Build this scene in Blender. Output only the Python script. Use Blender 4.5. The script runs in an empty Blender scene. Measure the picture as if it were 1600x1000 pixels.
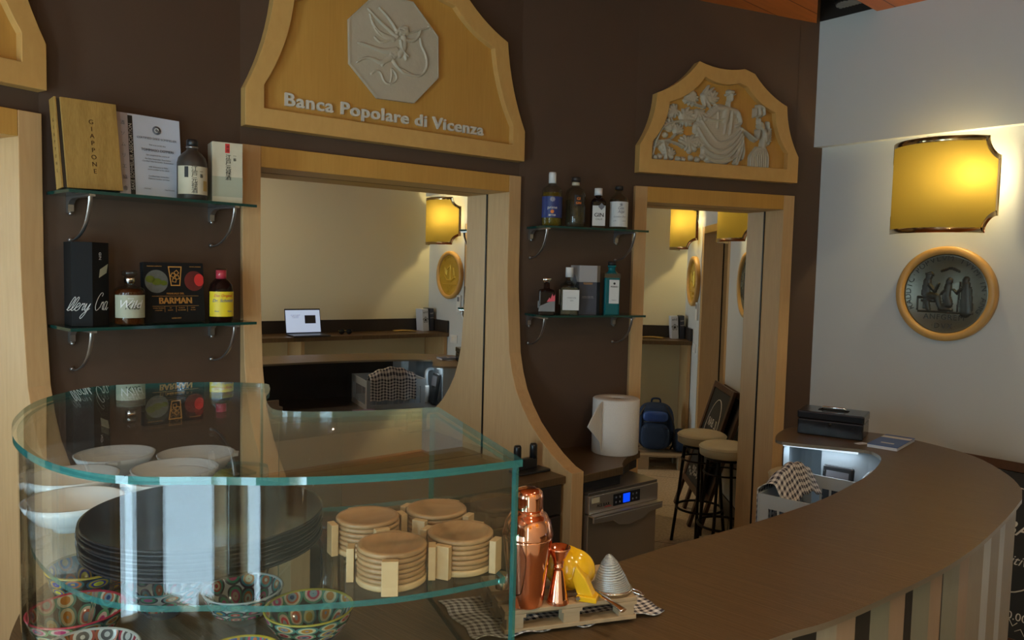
import bpy, bmesh, math, random
from mathutils import Vector, Matrix
random.seed(7)
S = bpy.context.scene
COL = S.collection
PI = math.pi

# ------------------------------------------------------------------ camera, world, exposure
FPX, PITCH, ROLL, EYE = 1200.93, 0.0652, 0.0244, 1.70
cam_data = bpy.data.cameras.new('camera'); cam = bpy.data.objects.new('camera', cam_data); COL.objects.link(cam)
cam_data.sensor_width = 36; cam_data.lens = FPX * 36 / 1600; cam_data.clip_start = 0.02
cam.rotation_mode = 'XYZ'
cam.matrix_world = (Matrix.Translation((0, 0, EYE)) @ Matrix.Rotation(PI / 2 - PITCH, 4, 'X') @ Matrix.Rotation(ROLL, 4, 'Z'))
S.camera = cam
S.view_settings.view_transform = 'Standard'; S.view_settings.look = 'None'
S.view_settings.gamma = 1; S.view_settings.use_curve_mapping = False
S.view_settings.exposure = 0.0
world = bpy.data.worlds.new('world'); S.world = world; world.use_nodes = True
world.node_tree.nodes['Background'].inputs[0].default_value = (0.55, 0.75, 1.0, 1)
world.node_tree.nodes['Background'].inputs[1].default_value = 0.35

# ------------------------------------------------------------------ plan of the room (metres)
class Frame:
    """a vertical plane: x along it, y into the wall (negative = into the room), z up"""
    def __init__(s, o, d):
        s.o = Vector((o[0], o[1])); s.d = Vector((d[0], d[1])).normalized(); s.ang = math.atan2(s.d.y, s.d.x)
    def w(s, x, y, z=0):
        return Vector((s.o.x + s.d.x * x - s.d.y * y, s.o.y + s.d.y * x + s.d.x * y, z))
P = [(-1.3702, 2.2487), (-0.9547, 2.7132), (0.0264, 3.4608), (0.5758, 3.7104), (1.4444, 4.0039)]
def dirn(a, b): return (b[0] - a[0], b[1] - a[1])
F = {i: Frame(P[i], dirn(P[i], P[i + 1])) for i in range(4)}
PM1 = (P[0][0] - 1.2335 * 0.522, P[0][1] - 1.2335 * 0.853)
F[-1] = Frame(PM1, dirn(PM1, P[0]))
PM2 = (PM1[0] - 0.6 * 0.358, PM1[1] - 0.6 * 0.934)
F[-2] = Frame(PM2, dirn(PM2, PM1))
Wd = (0.6341, -0.7733)
FW = Frame((2.016, 3.574), Wd)                       # white wall on the right; x = 0 under the lamp
C2 = FW.w(2.2, 0)
FL = Frame((C2.x, C2.y), (-0.7733, -0.6341))         # wall opposite the mirrors, with the long shelf
LT = 6.2
C3 = FL.w(LT, 0)
FG = Frame((C3.x, C3.y), (-Wd[0], -Wd[1]))           # glazed wall at the far left end

def pray(px, py):
    a = (px - 800) / FPX; b = (py - 500) / FPX; c, s = math.cos(ROLL), math.sin(ROLL)
    u = c * a + s * b; v = -s * a + c * b
    return Vector((u, math.cos(PITCH) - v * math.sin(PITCH), -math.sin(PITCH) - v * math.cos(PITCH)))
def hz(px, py, z):                                    # point of the horizontal plane z
    k = pray(px, py); t = (z - EYE) / k.z
    return (k.x * t, k.y * t)
def vp(fr, px, py, out=0.0):                          # (x, z) on a wall frame, out metres in front of it
    k = pray(px, py); n = Vector((fr.d.y, -fr.d.x)); o = fr.w(0, -out)
    t = (o.x * n.x + o.y * n.y) / (k.x * n.x + k.y * n.y)
    X = k.x * t - o.x; Y = k.y * t - o.y
    return (X * fr.d.x + Y * fr.d.y, EYE + k.z * t)

# ------------------------------------------------------------------ daylight from added, unseen windows
def area(name, loc, rot_z, sx, sz, power, color, tilt=-PI / 2):
    l = bpy.data.lights.new(name, 'AREA'); l.shape = 'RECTANGLE'; l.size = sx; l.size_y = sz
    l.energy = power; l.color = color
    o = bpy.data.objects.new(name, l); COL.objects.link(o); o.location = loc
    o.rotation_euler = (tilt, 0, rot_z); return o
DAY = (0.62, 0.82, 1.0)
ADDED_WINDOWS = [(1.15, 1.85, 0.05, 2.25), (2.15, 3.05, 0.7, 2.25)]   # unseen, added in the glazed wall for daylight: x0, x1, z0, z1
for k, (x0, x1, z0, z1) in enumerate(ADDED_WINDOWS):
    c = FG.w((x0 + x1) / 2, 0.14, (z0 + z1) / 2)
    area('daylight', c, FG.ang, x1 - x0 - 0.02, z1 - z0 - 0.02, 135 * (x1 - x0), DAY)
ADDED_FWIN = [(4.35, 4.60, 0.75, 2.3), (5.45, 6.15, 0.05, 2.3)]                      # unseen windows added in the long wall, for daylight and reflections in the glass
for (x0, x1, z0, z1) in ADDED_FWIN:
    c = FL.w((x0 + x1) / 2, 0.14, (z0 + z1) / 2)
    area('daylight', c, FL.ang, x1 - x0 - 0.02, z1 - z0 - 0.02, 105 * (x1 - x0), DAY)

# ------------------------------------------------------------------ materials
def nt(name):
    m = bpy.data.materials.new(name); m.use_nodes = True; t = m.node_tree
    b = t.nodes.get('Principled BSDF'); return m, t, b
def mat(name, col, rough=0.5, metal=0.0, spec=0.5, bump=0, bscale=40, var=0, vscale=6, coat=0, sheen=0):
    m, t, b = nt(name); N = t.nodes; L = t.links
    b.inputs['Base Color'].default_value = (*col, 1); b.inputs['Roughness'].default_value = rough
    b.inputs['Metallic'].default_value = metal; b.inputs['Specular IOR Level'].default_value = spec
    b.inputs['Coat Weight'].default_value = coat
    tc = N.new('ShaderNodeTexCoord')
    if var:
        n = N.new('ShaderNodeTexNoise'); n.inputs['Scale'].default_value = vscale; n.inputs['Detail'].default_value = 5
        L.new(tc.outputs['Object'], n.inputs['Vector'])
        mx = N.new('ShaderNodeMix'); mx.data_type = 'RGBA'
        mx.inputs[6].default_value = (*[c * (1 - var) for c in col], 1); mx.inputs[7].default_value = (*[min(1, c * (1 + var)) for c in col], 1)
        L.new(n.outputs[0], mx.inputs[0]); L.new(mx.outputs[2], b.inputs['Base Color'])
    if bump:
        n = N.new('ShaderNodeTexNoise'); n.inputs['Scale'].default_value = bscale; n.inputs['Detail'].default_value = 4
        L.new(tc.outputs['Object'], n.inputs['Vector'])
        bp = N.new('ShaderNodeBump'); bp.inputs['Strength'].default_value = bump; bp.inputs['Distance'].default_value = 0.01
        L.new(n.outputs[0], bp.inputs['Height']); L.new(bp.outputs[0], b.inputs['Normal'])
    return m
def wood(name, c1, c2, scale=(14, 14, 1.2), rough=0.42, bands=6.0, rot=(0, 0, 0)):
    m, t, b = nt(name); N = t.nodes; L = t.links
    tc = N.new('ShaderNodeTexCoord'); mp = N.new('ShaderNodeMapping')
    mp.inputs['Scale'].default_value = scale; mp.inputs['Rotation'].default_value = rot
    L.new(tc.outputs['Object'], mp.inputs['Vector'])
    n = N.new('ShaderNodeTexNoise'); n.inputs['Scale'].default_value = bands; n.inputs['Detail'].default_value = 6; n.inputs['Distortion'].default_value = 0.6
    L.new(mp.outputs[0], n.inputs['Vector'])
    n2 = N.new('ShaderNodeTexNoise'); n2.inputs['Scale'].default_value = 0.35; n2.inputs['Detail'].default_value = 2
    L.new(mp.outputs[0], n2.inputs['Vector'])
    ad = N.new('ShaderNodeMath'); ad.operation = 'ADD'; L.new(n.outputs[0], ad.inputs[0]); L.new(n2.outputs[0], ad.inputs[1])
    r = N.new('ShaderNodeValToRGB'); r.color_ramp.elements[0].position = 0.30; r.color_ramp.elements[1].position = 0.72
    hf = N.new('ShaderNodeMath'); hf.operation = 'MULTIPLY'; hf.inputs[1].default_value = 0.5; L.new(ad.outputs[0], hf.inputs[0])
    r.color_ramp.elements[0].color = (*c2, 1); r.color_ramp.elements[1].color = (*c1, 1)
    L.new(hf.outputs[0], r.inputs[0]); L.new(r.outputs[0], b.inputs['Base Color'])
    b.inputs['Roughness'].default_value = rough
    return m
def glassy(name, tint, ior=1.5, rough=0.0, body=None, body_f=0.0, refl=1.0):
    """thin clear glass: what is behind it tinted, plus a Fresnel reflection; body adds some solid colour"""
    m, t, b = nt(name); N = t.nodes; L = t.links; N.remove(b); out = N['Material Output']
    tr = N.new('ShaderNodeBsdfTransparent'); tr.inputs[0].default_value = (*tint, 1)
    gl = N.new('ShaderNodeBsdfGlossy'); gl.inputs['Roughness'].default_value = rough; gl.inputs[0].default_value = (refl, refl, refl, 1)
    ge = N.new('ShaderNodeNewGeometry'); dt = N.new('ShaderNodeVectorMath'); dt.operation = 'DOT_PRODUCT'
    L.new(ge.outputs['Normal'], dt.inputs[0]); L.new(ge.outputs['Incoming'], dt.inputs[1])
    def mth(op, a, b_=None):
        n_ = N.new('ShaderNodeMath'); n_.operation = op
        for k, v in enumerate((a, b_)):
            if v is None: continue
            if isinstance(v, (int, float)): n_.inputs[k].default_value = v
            else: L.new(v, n_.inputs[k])
        return n_.outputs[0]
    r0 = ((ior - 1) / (ior + 1)) ** 2
    fac = mth('ADD', mth('MULTIPLY', mth('POWER', mth('SUBTRACT', 1.0, mth('ABSOLUTE', dt.outputs['Value'])), 5.0), 1 - r0), r0)
    mx = N.new('ShaderNodeMixShader'); L.new(fac, mx.inputs[0])
    src = tr
    if body:
        df = N.new('ShaderNodeBsdfDiffuse'); df.inputs[0].default_value = (*body, 1)
        m2 = N.new('ShaderNodeMixShader'); m2.inputs[0].default_value = body_f
        L.new(tr.outputs[0], m2.inputs[1]); L.new(df.outputs[0], m2.inputs[2]); src = m2
    L.new(src.outputs[0], mx.inputs[1]); L.new(gl.outputs[0], mx.inputs[2]); L.new(mx.outputs[0], out.inputs[0])
    return m
def gingham(name, dark, light, freq):
    m, t, b = nt(name); N = t.nodes; L = t.links
    uv = N.new('ShaderNodeUVMap'); sp = N.new('ShaderNodeSeparateXYZ'); L.new(uv.outputs[0], sp.inputs[0])
    outs = []
    for k in range(2):
        mu = N.new('ShaderNodeMath'); mu.operation = 'MULTIPLY'; mu.inputs[1].default_value = freq; L.new(sp.outputs[k], mu.inputs[0])
        fr = N.new('ShaderNodeMath'); fr.operation = 'FRACT'; L.new(mu.outputs[0], fr.inputs[0])
        gt = N.new('ShaderNodeMath'); gt.operation = 'GREATER_THAN'; gt.inputs[1].default_value = 0.5; L.new(fr.outputs[0], gt.inputs[0])
        outs.append(gt)
    ad = N.new('ShaderNodeMath'); ad.operation = 'ADD'; L.new(outs[0].outputs[0], ad.inputs[0]); L.new(outs[1].outputs[0], ad.inputs[1])
    hf = N.new('ShaderNodeMath'); hf.operation = 'MULTIPLY'; hf.inputs[1].default_value = 0.5; L.new(ad.outputs[0], hf.inputs[0])
    mx = N.new('ShaderNodeMix'); mx.data_type = 'RGBA'; mx.inputs[6].default_value = (*light, 1); mx.inputs[7].default_value = (*dark, 1)
    L.new(hf.outputs[0], mx.inputs[0]); L.new(mx.outputs[2], b.inputs['Base Color']); b.inputs['Roughness'].default_value = 0.9
    return m
def painted(name, cols, scale, body, angscale=5.0):
    """glazed pottery painted with rows of ringed motifs"""
    m, t, b = nt(name); N = t.nodes; L = t.links
    uv = N.new('ShaderNodeUVMap'); mp = N.new('ShaderNodeMapping'); mp.inputs['Scale'].default_value = (angscale * 2.4, scale, 1)
    L.new(uv.outputs[0], mp.inputs[0])
    vo = N.new('ShaderNodeTexVoronoi'); vo.inputs['Scale'].default_value = 1.0; vo.inputs['Randomness'].default_value = 0.25
    L.new(mp.outputs[0], vo.inputs['Vector'])
    r = N.new('ShaderNodeValToRGB'); r.color_ramp.interpolation = 'CONSTANT'
    e = r.color_ramp.elements; n = len(cols)
    e[0].position = 0; e[0].color = (*cols[0], 1); e[1].position = 0.12; e[1].color = (*cols[1], 1)
    for k in range(2, n):
        x = e.new(0.12 + 0.52 * (k - 1) / (n - 1)); x.color = (*cols[k], 1)
    L.new(vo.outputs['Distance'], r.inputs[0])
    hs = N.new('ShaderNodeHueSaturation'); sub = N.new('ShaderNodeSeparateColor'); L.new(vo.outputs['Color'], sub.inputs[0])
    mm = N.new('ShaderNodeMapRange'); mm.inputs[3].default_value = 0.42; mm.inputs[4].default_value = 0.58
    L.new(sub.outputs[0], mm.inputs[0]); L.new(mm.outputs[0], hs.inputs[0]); L.new(r.outputs[0], hs.inputs['Color'])
    L.new(hs.outputs[0], b.inputs['Base Color']); b.inputs['Roughness'].default_value = 0.12
    return m

M = {}
M['maple'] = wood('maple', (0.60, 0.385, 0.18), (0.49, 0.295, 0.125))
M['maple_panel'] = wood('maple_panel', (0.56, 0.30, 0.065), (0.47, 0.235, 0.045), scale=(20, 20, 1.0))
M['birch'] = wood('birch', (0.62, 0.42, 0.22), (0.50, 0.31, 0.14), scale=(3, 14, 14), rough=0.5)
M['acacia'] = wood('acacia', (0.47, 0.27, 0.12), (0.31, 0.155, 0.062), scale=(4, 18, 18), rough=0.45)
M['pallet'] = wood('pallet', (0.46, 0.35, 0.22), (0.37, 0.27, 0.16), scale=(4, 20, 20), rough=0.65)
M['pine'] = wood('pine', (0.52, 0.165, 0.035), (0.34, 0.09, 0.02), scale=(1.5, 16, 16), rough=0.45)
M['bamboo'] = wood('bamboo', (0.44, 0.27, 0.07), (0.27, 0.15, 0.03), scale=(90, 90, 0.8), rough=0.5, bands=4)
M['plaster_brown'] = mat('plaster_brown', (0.078, 0.045, 0.028), 0.55, bump=0.12, bscale=6, var=0.16, vscale=2.2)
M['plaster_white'] = mat('plaster_white', (0.59, 0.615, 0.615), 0.65, bump=0.08, bscale=3, var=0.05, vscale=1.6)
M['plaster_cream'] = mat('plaster_cream', (0.80, 0.765, 0.55), 0.7, bump=0.05, bscale=3, var=0.03, vscale=1.6)
M['black'] = mat('black', (0.012, 0.012, 0.013), 0.35, var=0.2)
M['black_matte'] = mat('black_matte', (0.010, 0.010, 0.010), 0.75, spec=0.18, var=0.2)
M['black_gloss'] = mat('black_gloss', (0.012, 0.013, 0.016), 0.16, var=0.1)
M['black_metal'] = mat('black_metal', (0.02, 0.016, 0.013), 0.4, 0.6, var=0.2)
M['cabinet_dark'] = mat('cabinet_dark', (0.028, 0.021, 0.017), 0.45, var=0.2, vscale=4)
M['white_ceramic'] = mat('white_ceramic', (0.80, 0.82, 0.84), 0.12, var=0.02)
M['paper'] = mat('paper', (0.74, 0.72, 0.68), 0.95, bump=0.35, bscale=260, var=0.03, vscale=60)
M['paper_white'] = mat('paper_white', (0.55, 0.60, 0.70), 0.6, var=0.03)
M['paper_pink'] = mat('paper_pink', (0.46, 0.42, 0.46), 0.6, var=0.12, vscale=9)
M['steel'] = mat('steel', (0.58, 0.53, 0.46), 0.32, 0.9, var=0.06, vscale=3)
M['steel_dark'] = mat('steel_dark', (0.26, 0.23, 0.20), 0.3, 0.85, var=0.1, vscale=2)
M['chrome'] = mat('chrome', (0.75, 0.74, 0.72), 0.09, 1.0, var=0.03)
M['bracket'] = mat('bracket', (0.42, 0.40, 0.38), 0.28, 0.9, var=0.1)
M['copper'] = mat('copper', (0.93, 0.42, 0.27), 0.09, 1.0, var=0.04, vscale=8)
M['yellow_paint'] = mat('yellow_paint', (0.78, 0.45, 0.01), 0.18, coat=0.5, var=0.05)
M['lamp_metal'] = mat('lamp_metal', (0.50, 0.37, 0.20), 0.15, 1.0, var=0.1)
M['relief_stone'] = mat('relief_stone', (0.47, 0.41, 0.30), 0.5, 0.0, var=0.06, vscale=20, bump=0.1, bscale=60)
M['letter_metal'] = mat('letter_metal', (0.64, 0.60, 0.50), 0.42, 0.1, var=0.04)
M['bronze'] = mat('bronze', (0.15, 0.15, 0.115), 0.34, 0.6, var=0.3, vscale=9)
M['bronze_line'] = mat('bronze_line', (0.045, 0.045, 0.036), 0.4, 0.5, var=0.2)
M['gold'] = mat('gold', (0.62, 0.40, 0.05), 0.35, 0.55, var=0.1)
M['gold_ink'] = mat('gold_ink', (0.55, 0.27, 0.06), 0.45, 0.2, var=0.05)
M['ink'] = mat('ink', (0.015, 0.013, 0.012), 0.6, var=0.1)
M['ink_grey'] = mat('ink_grey', (0.16, 0.17, 0.20), 0.6, var=0.1)
M['ink_white'] = mat('ink_white', (0.68, 0.67, 0.64), 0.5, var=0.03)
M['ink_brown'] = mat('ink_brown', (0.10, 0.045, 0.01), 0.6, var=0.1)
M['red'] = mat('red', (0.62, 0.03, 0.03), 0.4, var=0.1)
M['orange'] = mat('orange', (0.80, 0.22, 0.03), 0.5, var=0.1)
M['cream_label'] = mat('cream_label', (0.55, 0.50, 0.36), 0.6, var=0.12, vscale=30)
M['green_grey_label'] = mat('green_grey_label', (0.36, 0.37, 0.27), 0.6, var=0.05, vscale=30)
M['white_label'] = mat('white_label', (0.66, 0.67, 0.66), 0.55, var=0.03)
M['blue_label'] = mat('blue_label', (0.014, 0.03, 0.16), 0.45, var=0.1)
M['yellow_label'] = mat('yellow_label', (0.78, 0.60, 0.02), 0.5, var=0.04)
M['grey_label'] = mat('grey_label', (0.20, 0.20, 0.20), 0.5, var=0.1)
M['navy_card'] = mat('navy_card', (0.035, 0.04, 0.06), 0.55, var=0.1)
M['grey_card'] = mat('grey_card', (0.34, 0.33, 0.33), 0.55, var=0.04)
M['red_cap'] = mat('red_cap', (0.72, 0.06, 0.10), 0.3, var=0.06)
M['dark_bottle'] = mat('dark_bottle', (0.045, 0.036, 0.028), 0.35, var=0.15)
M['basket_plastic'] = mat('basket_plastic', (0.36, 0.40, 0.43), 0.45, var=0.04)
M['panel_blue'] = mat('panel_blue', (0.50, 0.58, 0.64), 0.35, 0.3, var=0.06, vscale=3)
M['panel_steel'] = mat('panel_steel', (0.40, 0.44, 0.47), 0.3, 0.5, var=0.06, vscale=3)
M['leather'] = mat('leather', (0.56, 0.47, 0.30), 0.42, var=0.05, bump=0.1, bscale=150)
M['chalk'] = mat('chalk', (0.022, 0.024, 0.027), 0.5, var=0.25, vscale=5)
M['board_wood'] = wood('board_wood', (0.10, 0.045, 0.022), (0.055, 0.025, 0.013), rough=0.4)
M['navy_fabric'] = mat('navy_fabric', (0.018, 0.04, 0.095), 0.85, bump=0.3, bscale=120, var=0.2)
M['laptop_grey'] = mat('laptop_grey', (0.10, 0.10, 0.115), 0.35, 0.8, var=0.05)
M['switch_white'] = mat('switch_white', (0.72, 0.72, 0.70), 0.4, var=0.02)
M['terracotta'] = mat('terracotta', (0.70, 0.24, 0.02), 0.5, bump=0.2, bscale=80, var=0.15, vscale=20)
M['blue_cover'] = mat('blue_cover', (0.03, 0.09, 0.33), 0.35, var=0.2, vscale=14)
M['magazine'] = mat('magazine', (0.42, 0.28, 0.08), 0.5, var=0.3, vscale=12)
M['violet_cloth'] = mat('violet_cloth', (0.22, 0.16, 0.24), 0.9, var=0.1)
M['clear'] = glassy('clear', (0.93, 0.96, 0.95))
M['case_glass'] = glassy('case_glass', (0.95, 0.975, 0.97), ior=1.36)
M['case_top'] = glassy('case_top', (0.95, 0.975, 0.97), ior=1.75)
M['case_edge'] = glassy('case_edge', (0.14, 0.44, 0.42), ior=1.5, rough=0.05, body=(0.06, 0.38, 0.38), body_f=0.28)
M['shelf_glass'] = glassy('shelf_glass', (0.62, 0.72, 0.66), ior=1.5)
M['shelf_edge'] = glassy('shelf_edge', (0.05, 0.16, 0.13), ior=1.5, rough=0.05, body=(0.02, 0.10, 0.08), body_f=0.5)
M['bottle_clear'] = glassy('bottle_clear', (0.80, 0.84, 0.82), ior=1.45)
M['liquid_yellow'] = glassy('liquid_yellow', (0.75, 0.60, 0.13), ior=1.3, body=(0.55, 0.42, 0.05), body_f=0.25)
M['liquid_amber'] = glassy('liquid_amber', (0.45, 0.12, 0.03), ior=1.3, body=(0.22, 0.06, 0.015), body_f=0.35)
M['liquid_straw'] = glassy('liquid_straw', (0.62, 0.55, 0.40), ior=1.3, body=(0.3, 0.25, 0.15), body_f=0.15)
M['liquid_dark'] = glassy('liquid_dark', (0.07, 0.035, 0.02), ior=1.3, body=(0.02, 0.008, 0.006), body_f=0.6)
M['liquid_teal'] = glassy('liquid_teal', (0.05, 0.42, 0.45), ior=1.3, body=(0.01, 0.26, 0.30), body_f=0.45)
M['plastic_film'] = glassy('plastic_film', (0.86, 0.86, 0.86), ior=1.4, rough=0.05)
M['towel'] = gingham('towel', (0.03, 0.03, 0.05), (0.70, 0.68, 0.66), 1.0)
M['towel_hang'] = gingham('towel_hang', (0.03, 0.03, 0.05), (0.66, 0.64, 0.62), 1.0)
M['mirror'] = mat('mirror', (0.90, 0.90, 0.86), 0.0, 1.0)
M['mirror'].node_tree.nodes['Principled BSDF'].inputs['Roughness'].default_value = 0.0

def counter_material():
    m, t, b = nt('counter_top'); N = t.nodes; L = t.links
    tc = N.new('ShaderNodeTexCoord'); mp = N.new('ShaderNodeMapping')
    mp0 = N.new('ShaderNodeMapping'); mp0.inputs['Rotation'].default_value = (0, 0, math.radians(42))
    mp.inputs['Scale'].default_value = (2.4, 300, 1)
    L.new(tc.outputs['Object'], mp0.inputs[0]); L.new(mp0.outputs[0], mp.inputs[0])
    n = N.new('ShaderNodeTexNoise'); n.inputs['Scale'].default_value = 2.2; n.inputs['Detail'].default_value = 5; n.inputs['Roughness'].default_value = 0.7
    L.new(mp.outputs[0], n.inputs['Vector'])
    r = N.new('ShaderNodeValToRGB'); e = r.color_ramp.elements
    e[0].position = 0.35; e[0].color = (0.12, 0.072, 0.032, 1); e[1].position = 0.62; e[1].color = (0.20, 0.125, 0.060, 1)
    x = e.new(0.74); x.color = (0.42, 0.29, 0.15, 1)
    L.new(n.outputs[0], r.inputs[0]); L.new(r.outputs[0], b.inputs['Base Color'])
    b.inputs['Roughness'].default_value = 0.36; b.inputs['Metallic'].default_value = 0.5
    bp = N.new('ShaderNodeBump'); bp.inputs['Strength'].default_value = 0.35; bp.inputs['Distance'].default_value = 0.002
    L.new(n.outputs[0], bp.inputs['Height']); L.new(bp.outputs[0], b.inputs['Normal'])
    return m
M['counter_top'] = counter_material()
M['counter_edge'] = mat('counter_edge', (0.30, 0.25, 0.19), 0.35, 0.6, var=0.08)
M['steel_warm'] = mat('steel_warm', (0.46, 0.39, 0.30), 0.36, 0.85, var=0.08, vscale=2)
def floor_material():
    m, t, b = nt('floor_tile'); N = t.nodes; L = t.links
    tc = N.new('ShaderNodeTexCoord'); mp = N.new('ShaderNodeMapping'); mp.inputs['Rotation'].default_value = (0, 0, 0.62)
    L.new(tc.outputs['Object'], mp.inputs[0])
    br = N.new('ShaderNodeTexBrick'); br.offset = 0; br.inputs['Scale'].default_value = 1.0
    br.inputs['Brick Width'].default_value = 0.8; br.inputs['Row Height'].default_value = 0.8; br.inputs['Mortar Size'].default_value = 0.004
    n = N.new('ShaderNodeTexNoise'); n.inputs['Scale'].default_value = 60; n.inputs['Detail'].default_value = 6
    L.new(tc.outputs['Object'], n.inputs['Vector'])
    r = N.new('ShaderNodeValToRGB'); r.color_ramp.elements[0].color = (0.44, 0.34, 0.21, 1); r.color_ramp.elements[1].color = (0.66, 0.53, 0.35, 1)
    r.color_ramp.elements[0].position = 0.35; r.color_ramp.elements[1].position = 0.65
    L.new(n.outputs[0], r.inputs[0]); L.new(mp.outputs[0], br.inputs['Vector'])
    L.new(r.outputs[0], br.inputs['Color1']); L.new(r.outputs[0], br.inputs['Color2']); br.inputs['Mortar'].default_value = (0.10, 0.08, 0.06, 1)
    L.new(br.outputs[0], b.inputs['Base Color']); b.inputs['Roughness'].default_value = 0.4
    return m
M['floor_tile'] = floor_material()
def shade_material():
    m, t, b = nt('lamp_shade'); N = t.nodes; L = t.links; N.remove(b); out = N['Material Output']
    tl = N.new('ShaderNodeBsdfTranslucent'); tl.inputs[0].default_value = (0.175, 0.124, 0.024, 1)
    df = N.new('ShaderNodeBsdfDiffuse'); df.inputs[0].default_value = (0.45, 0.34, 0.06, 1)
    mx = N.new('ShaderNodeMixShader'); mx.inputs[0].default_value = 0.35
    L.new(tl.outputs[0], mx.inputs[1]); L.new(df.outputs[0], mx.inputs[2]); L.new(mx.outputs[0], out.inputs[0])
    return m
M['shade'] = shade_material()
def emit(name, col, s):
    m, t, b = nt(name); b.inputs['Base Color'].default_value = (*col, 1)
    b.inputs['Emission Color'].default_value = (*col, 1); b.inputs['Emission Strength'].default_value = s; return m
M['bulb'] = emit('bulb', (1, 0.8, 0.5), 12)
M['screen'] = emit('screen', (0.55, 0.68, 0.95), 0.55)
M['screen_dark'] = emit('screen_dark', (0.02, 0.02, 0.025), 0.1)
M['led'] = emit('led', (0.75, 0.9, 1.0), 0.8)
M['display_blue'] = emit('display_blue', (0.0, 0.06, 1.0), 0.9)

# ------------------------------------------------------------------ mesh helpers
class MB:
    def __init__(s): s.v = []; s.f = []; s.m = []; s.sm = []; s.uv = {}
    def add(s, vs, fs, mi=0, smooth=False, uvs=None):
        b = len(s.v); s.v += [Vector(v) for v in vs]
        for k, f in enumerate(fs):
            if uvs: s.uv[len(s.f)] = [uvs[i] for i in f]
            s.f.append([b + i for i in f]); s.m.append(mi); s.sm.append(smooth)
        return s
    def box(s, x0, x1, y0, y1, z0, z1, mi=0, T=None):
        vs = [Vector((x, y, z)) for z in (z0, z1) for x, y in ((x0, y0), (x1, y0), (x1, y1), (x0, y1))]
        if T: vs = [T @ v for v in vs]
        return s.add(vs, [(3, 2, 1, 0), (4, 5, 6, 7), (0, 1, 5, 4), (1, 2, 6, 5), (2, 3, 7, 6), (3, 0, 4, 7)], mi)
    def prism(s, poly, a0, a1, axis='z', mi=0, side=None, T=None):
        """polygon swept between a0 and a1; axis z: (x,y); axis y: (x,z); axis x: (y,z)"""
        n = len(poly)
        def pt(p, a): return Vector((p[0], p[1], a)) if axis == 'z' else Vector((p[0], a, p[1])) if axis == 'y' else Vector((a, p[0], p[1]))
        vs = [pt(p, a0) for p in poly] + [pt(p, a1) for p in poly]
        if T: vs = [T @ v for v in vs]
        b = len(s.v); s.v += vs
        s.f.append([b + i for i in range(n)][::-1]); s.m.append(mi); s.sm.append(False)
        s.f.append([b + n + i for i in range(n)]); s.m.append(mi); s.sm.append(False)
        for i in range(n):
            j = (i + 1) % n; s.f.append([b + i, b + j, b + n + j, b + n + i]); s.m.append(mi if side is None else side); s.sm.append(False)
        return s
    def ring(s, outer, inner, a0, a1, axis='y', mi=0, T=None):
        """frame between two outlines with the same number of points"""
        n = len(outer)
        def pt(p, a): return Vector((p[0], p[1], a)) if axis == 'z' else Vector((p[0], a, p[1]))
        vs = [pt(p, a0) for p in outer] + [pt(p, a0) for p in inner] + [pt(p, a1) for p in outer] + [pt(p, a1) for p in inner]
        if T: vs = [T @ v for v in vs]
        fs = []
        for i in range(n):
            j = (i + 1) % n
            fs += [(i, j, n + j, n + i), (2 * n + j, 2 * n + i, 3 * n + i, 3 * n + j), (j, i, 2 * n + i, 2 * n + j), (n + i, n + j, 3 * n + j, 3 * n + i)]
        return s.add(vs, fs, mi)
    def lathe(s, prof, c=(0, 0, 0), seg=32, mi=0, T=None, sx=1, sy=1, a0=0, a1=2 * PI, cap=True):
        full = abs(a1 - a0 - 2 * PI) < 1e-6; n = seg if full else seg + 1; vs = []; uvs = []
        L = len(prof)
        for k, (r, z) in enumerate(prof):
            for i in range(n):
                a = a0 + (a1 - a0) * i / seg
                vs.append(Vector((c[0] + r * math.cos(a) * sx, c[1] + r * math.sin(a) * sy, c[2] + z))); uvs.append((i / seg, k / max(1, L - 1)))
        fs = []; 
        for k in range(L - 1):
            for i in range(seg):
                j = (i + 1) % n if full else i + 1
                fs.append((k * n + i, k * n + j, (k + 1) * n + j, (k + 1) * n + i))
        if T: vs = [T @ v for v in vs]
        s.add(vs, fs, mi, True, uvs)
        b = len(s.v) - len(vs)
        if cap and full:
            if prof[0][0] > 1e-5: s.f.append([b + i for i in range(n)][::-1]); s.m.append(mi); s.sm.append(False)
            if prof[-1][0] > 1e-5: s.f.append([b + (L - 1) * n + i for i in range(n)]); s.m.append(mi); s.sm.append(False)
        return s
    def tube(s, pts, r, seg=8, mi=0, closed=False, flat=1.0):
        pts = [Vector(p) for p in pts]; n = len(pts); rs = r if isinstance(r, (list, tuple)) else [r] * n
        vs = []; up = Vector((0, 0, 1)); prev = None
        for i, p in enumerate(pts):
            if closed: d = pts[(i + 1) % n] - pts[i - 1]
            else: d = pts[min(i + 1, n - 1)] - pts[max(i - 1, 0)]
            d.normalize()
            if prev is None:
                a = up.cross(d)
                if a.length < 1e-3: a = Vector((1, 0, 0)).cross(d)
            else: a = prev - d * prev.dot(d)
            a.normalize(); prev = a.copy(); b = d.cross(a)
            for k in range(seg):
                t = 2 * PI * k / seg; vs.append(p + a * math.cos(t) * rs[i] + b * math.sin(t) * rs[i] * flat)
        fs = []
        for i in range(n if closed else n - 1):
            j = (i + 1) % n
            for k in range(seg): l = (k + 1) % seg; fs.append((i * seg + k, i * seg + l, j * seg + l, j * seg + k))
        s.add(vs, fs, mi, True)
        if not closed:
            b = len(s.v) - len(vs)
            s.f.append([b + k for k in range(seg)][::-1]); s.m.append(mi); s.sm.append(False)
            s.f.append([b + (n - 1) * seg + k for k in range(seg)]); s.m.append(mi); s.sm.append(False)
        return s
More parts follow.
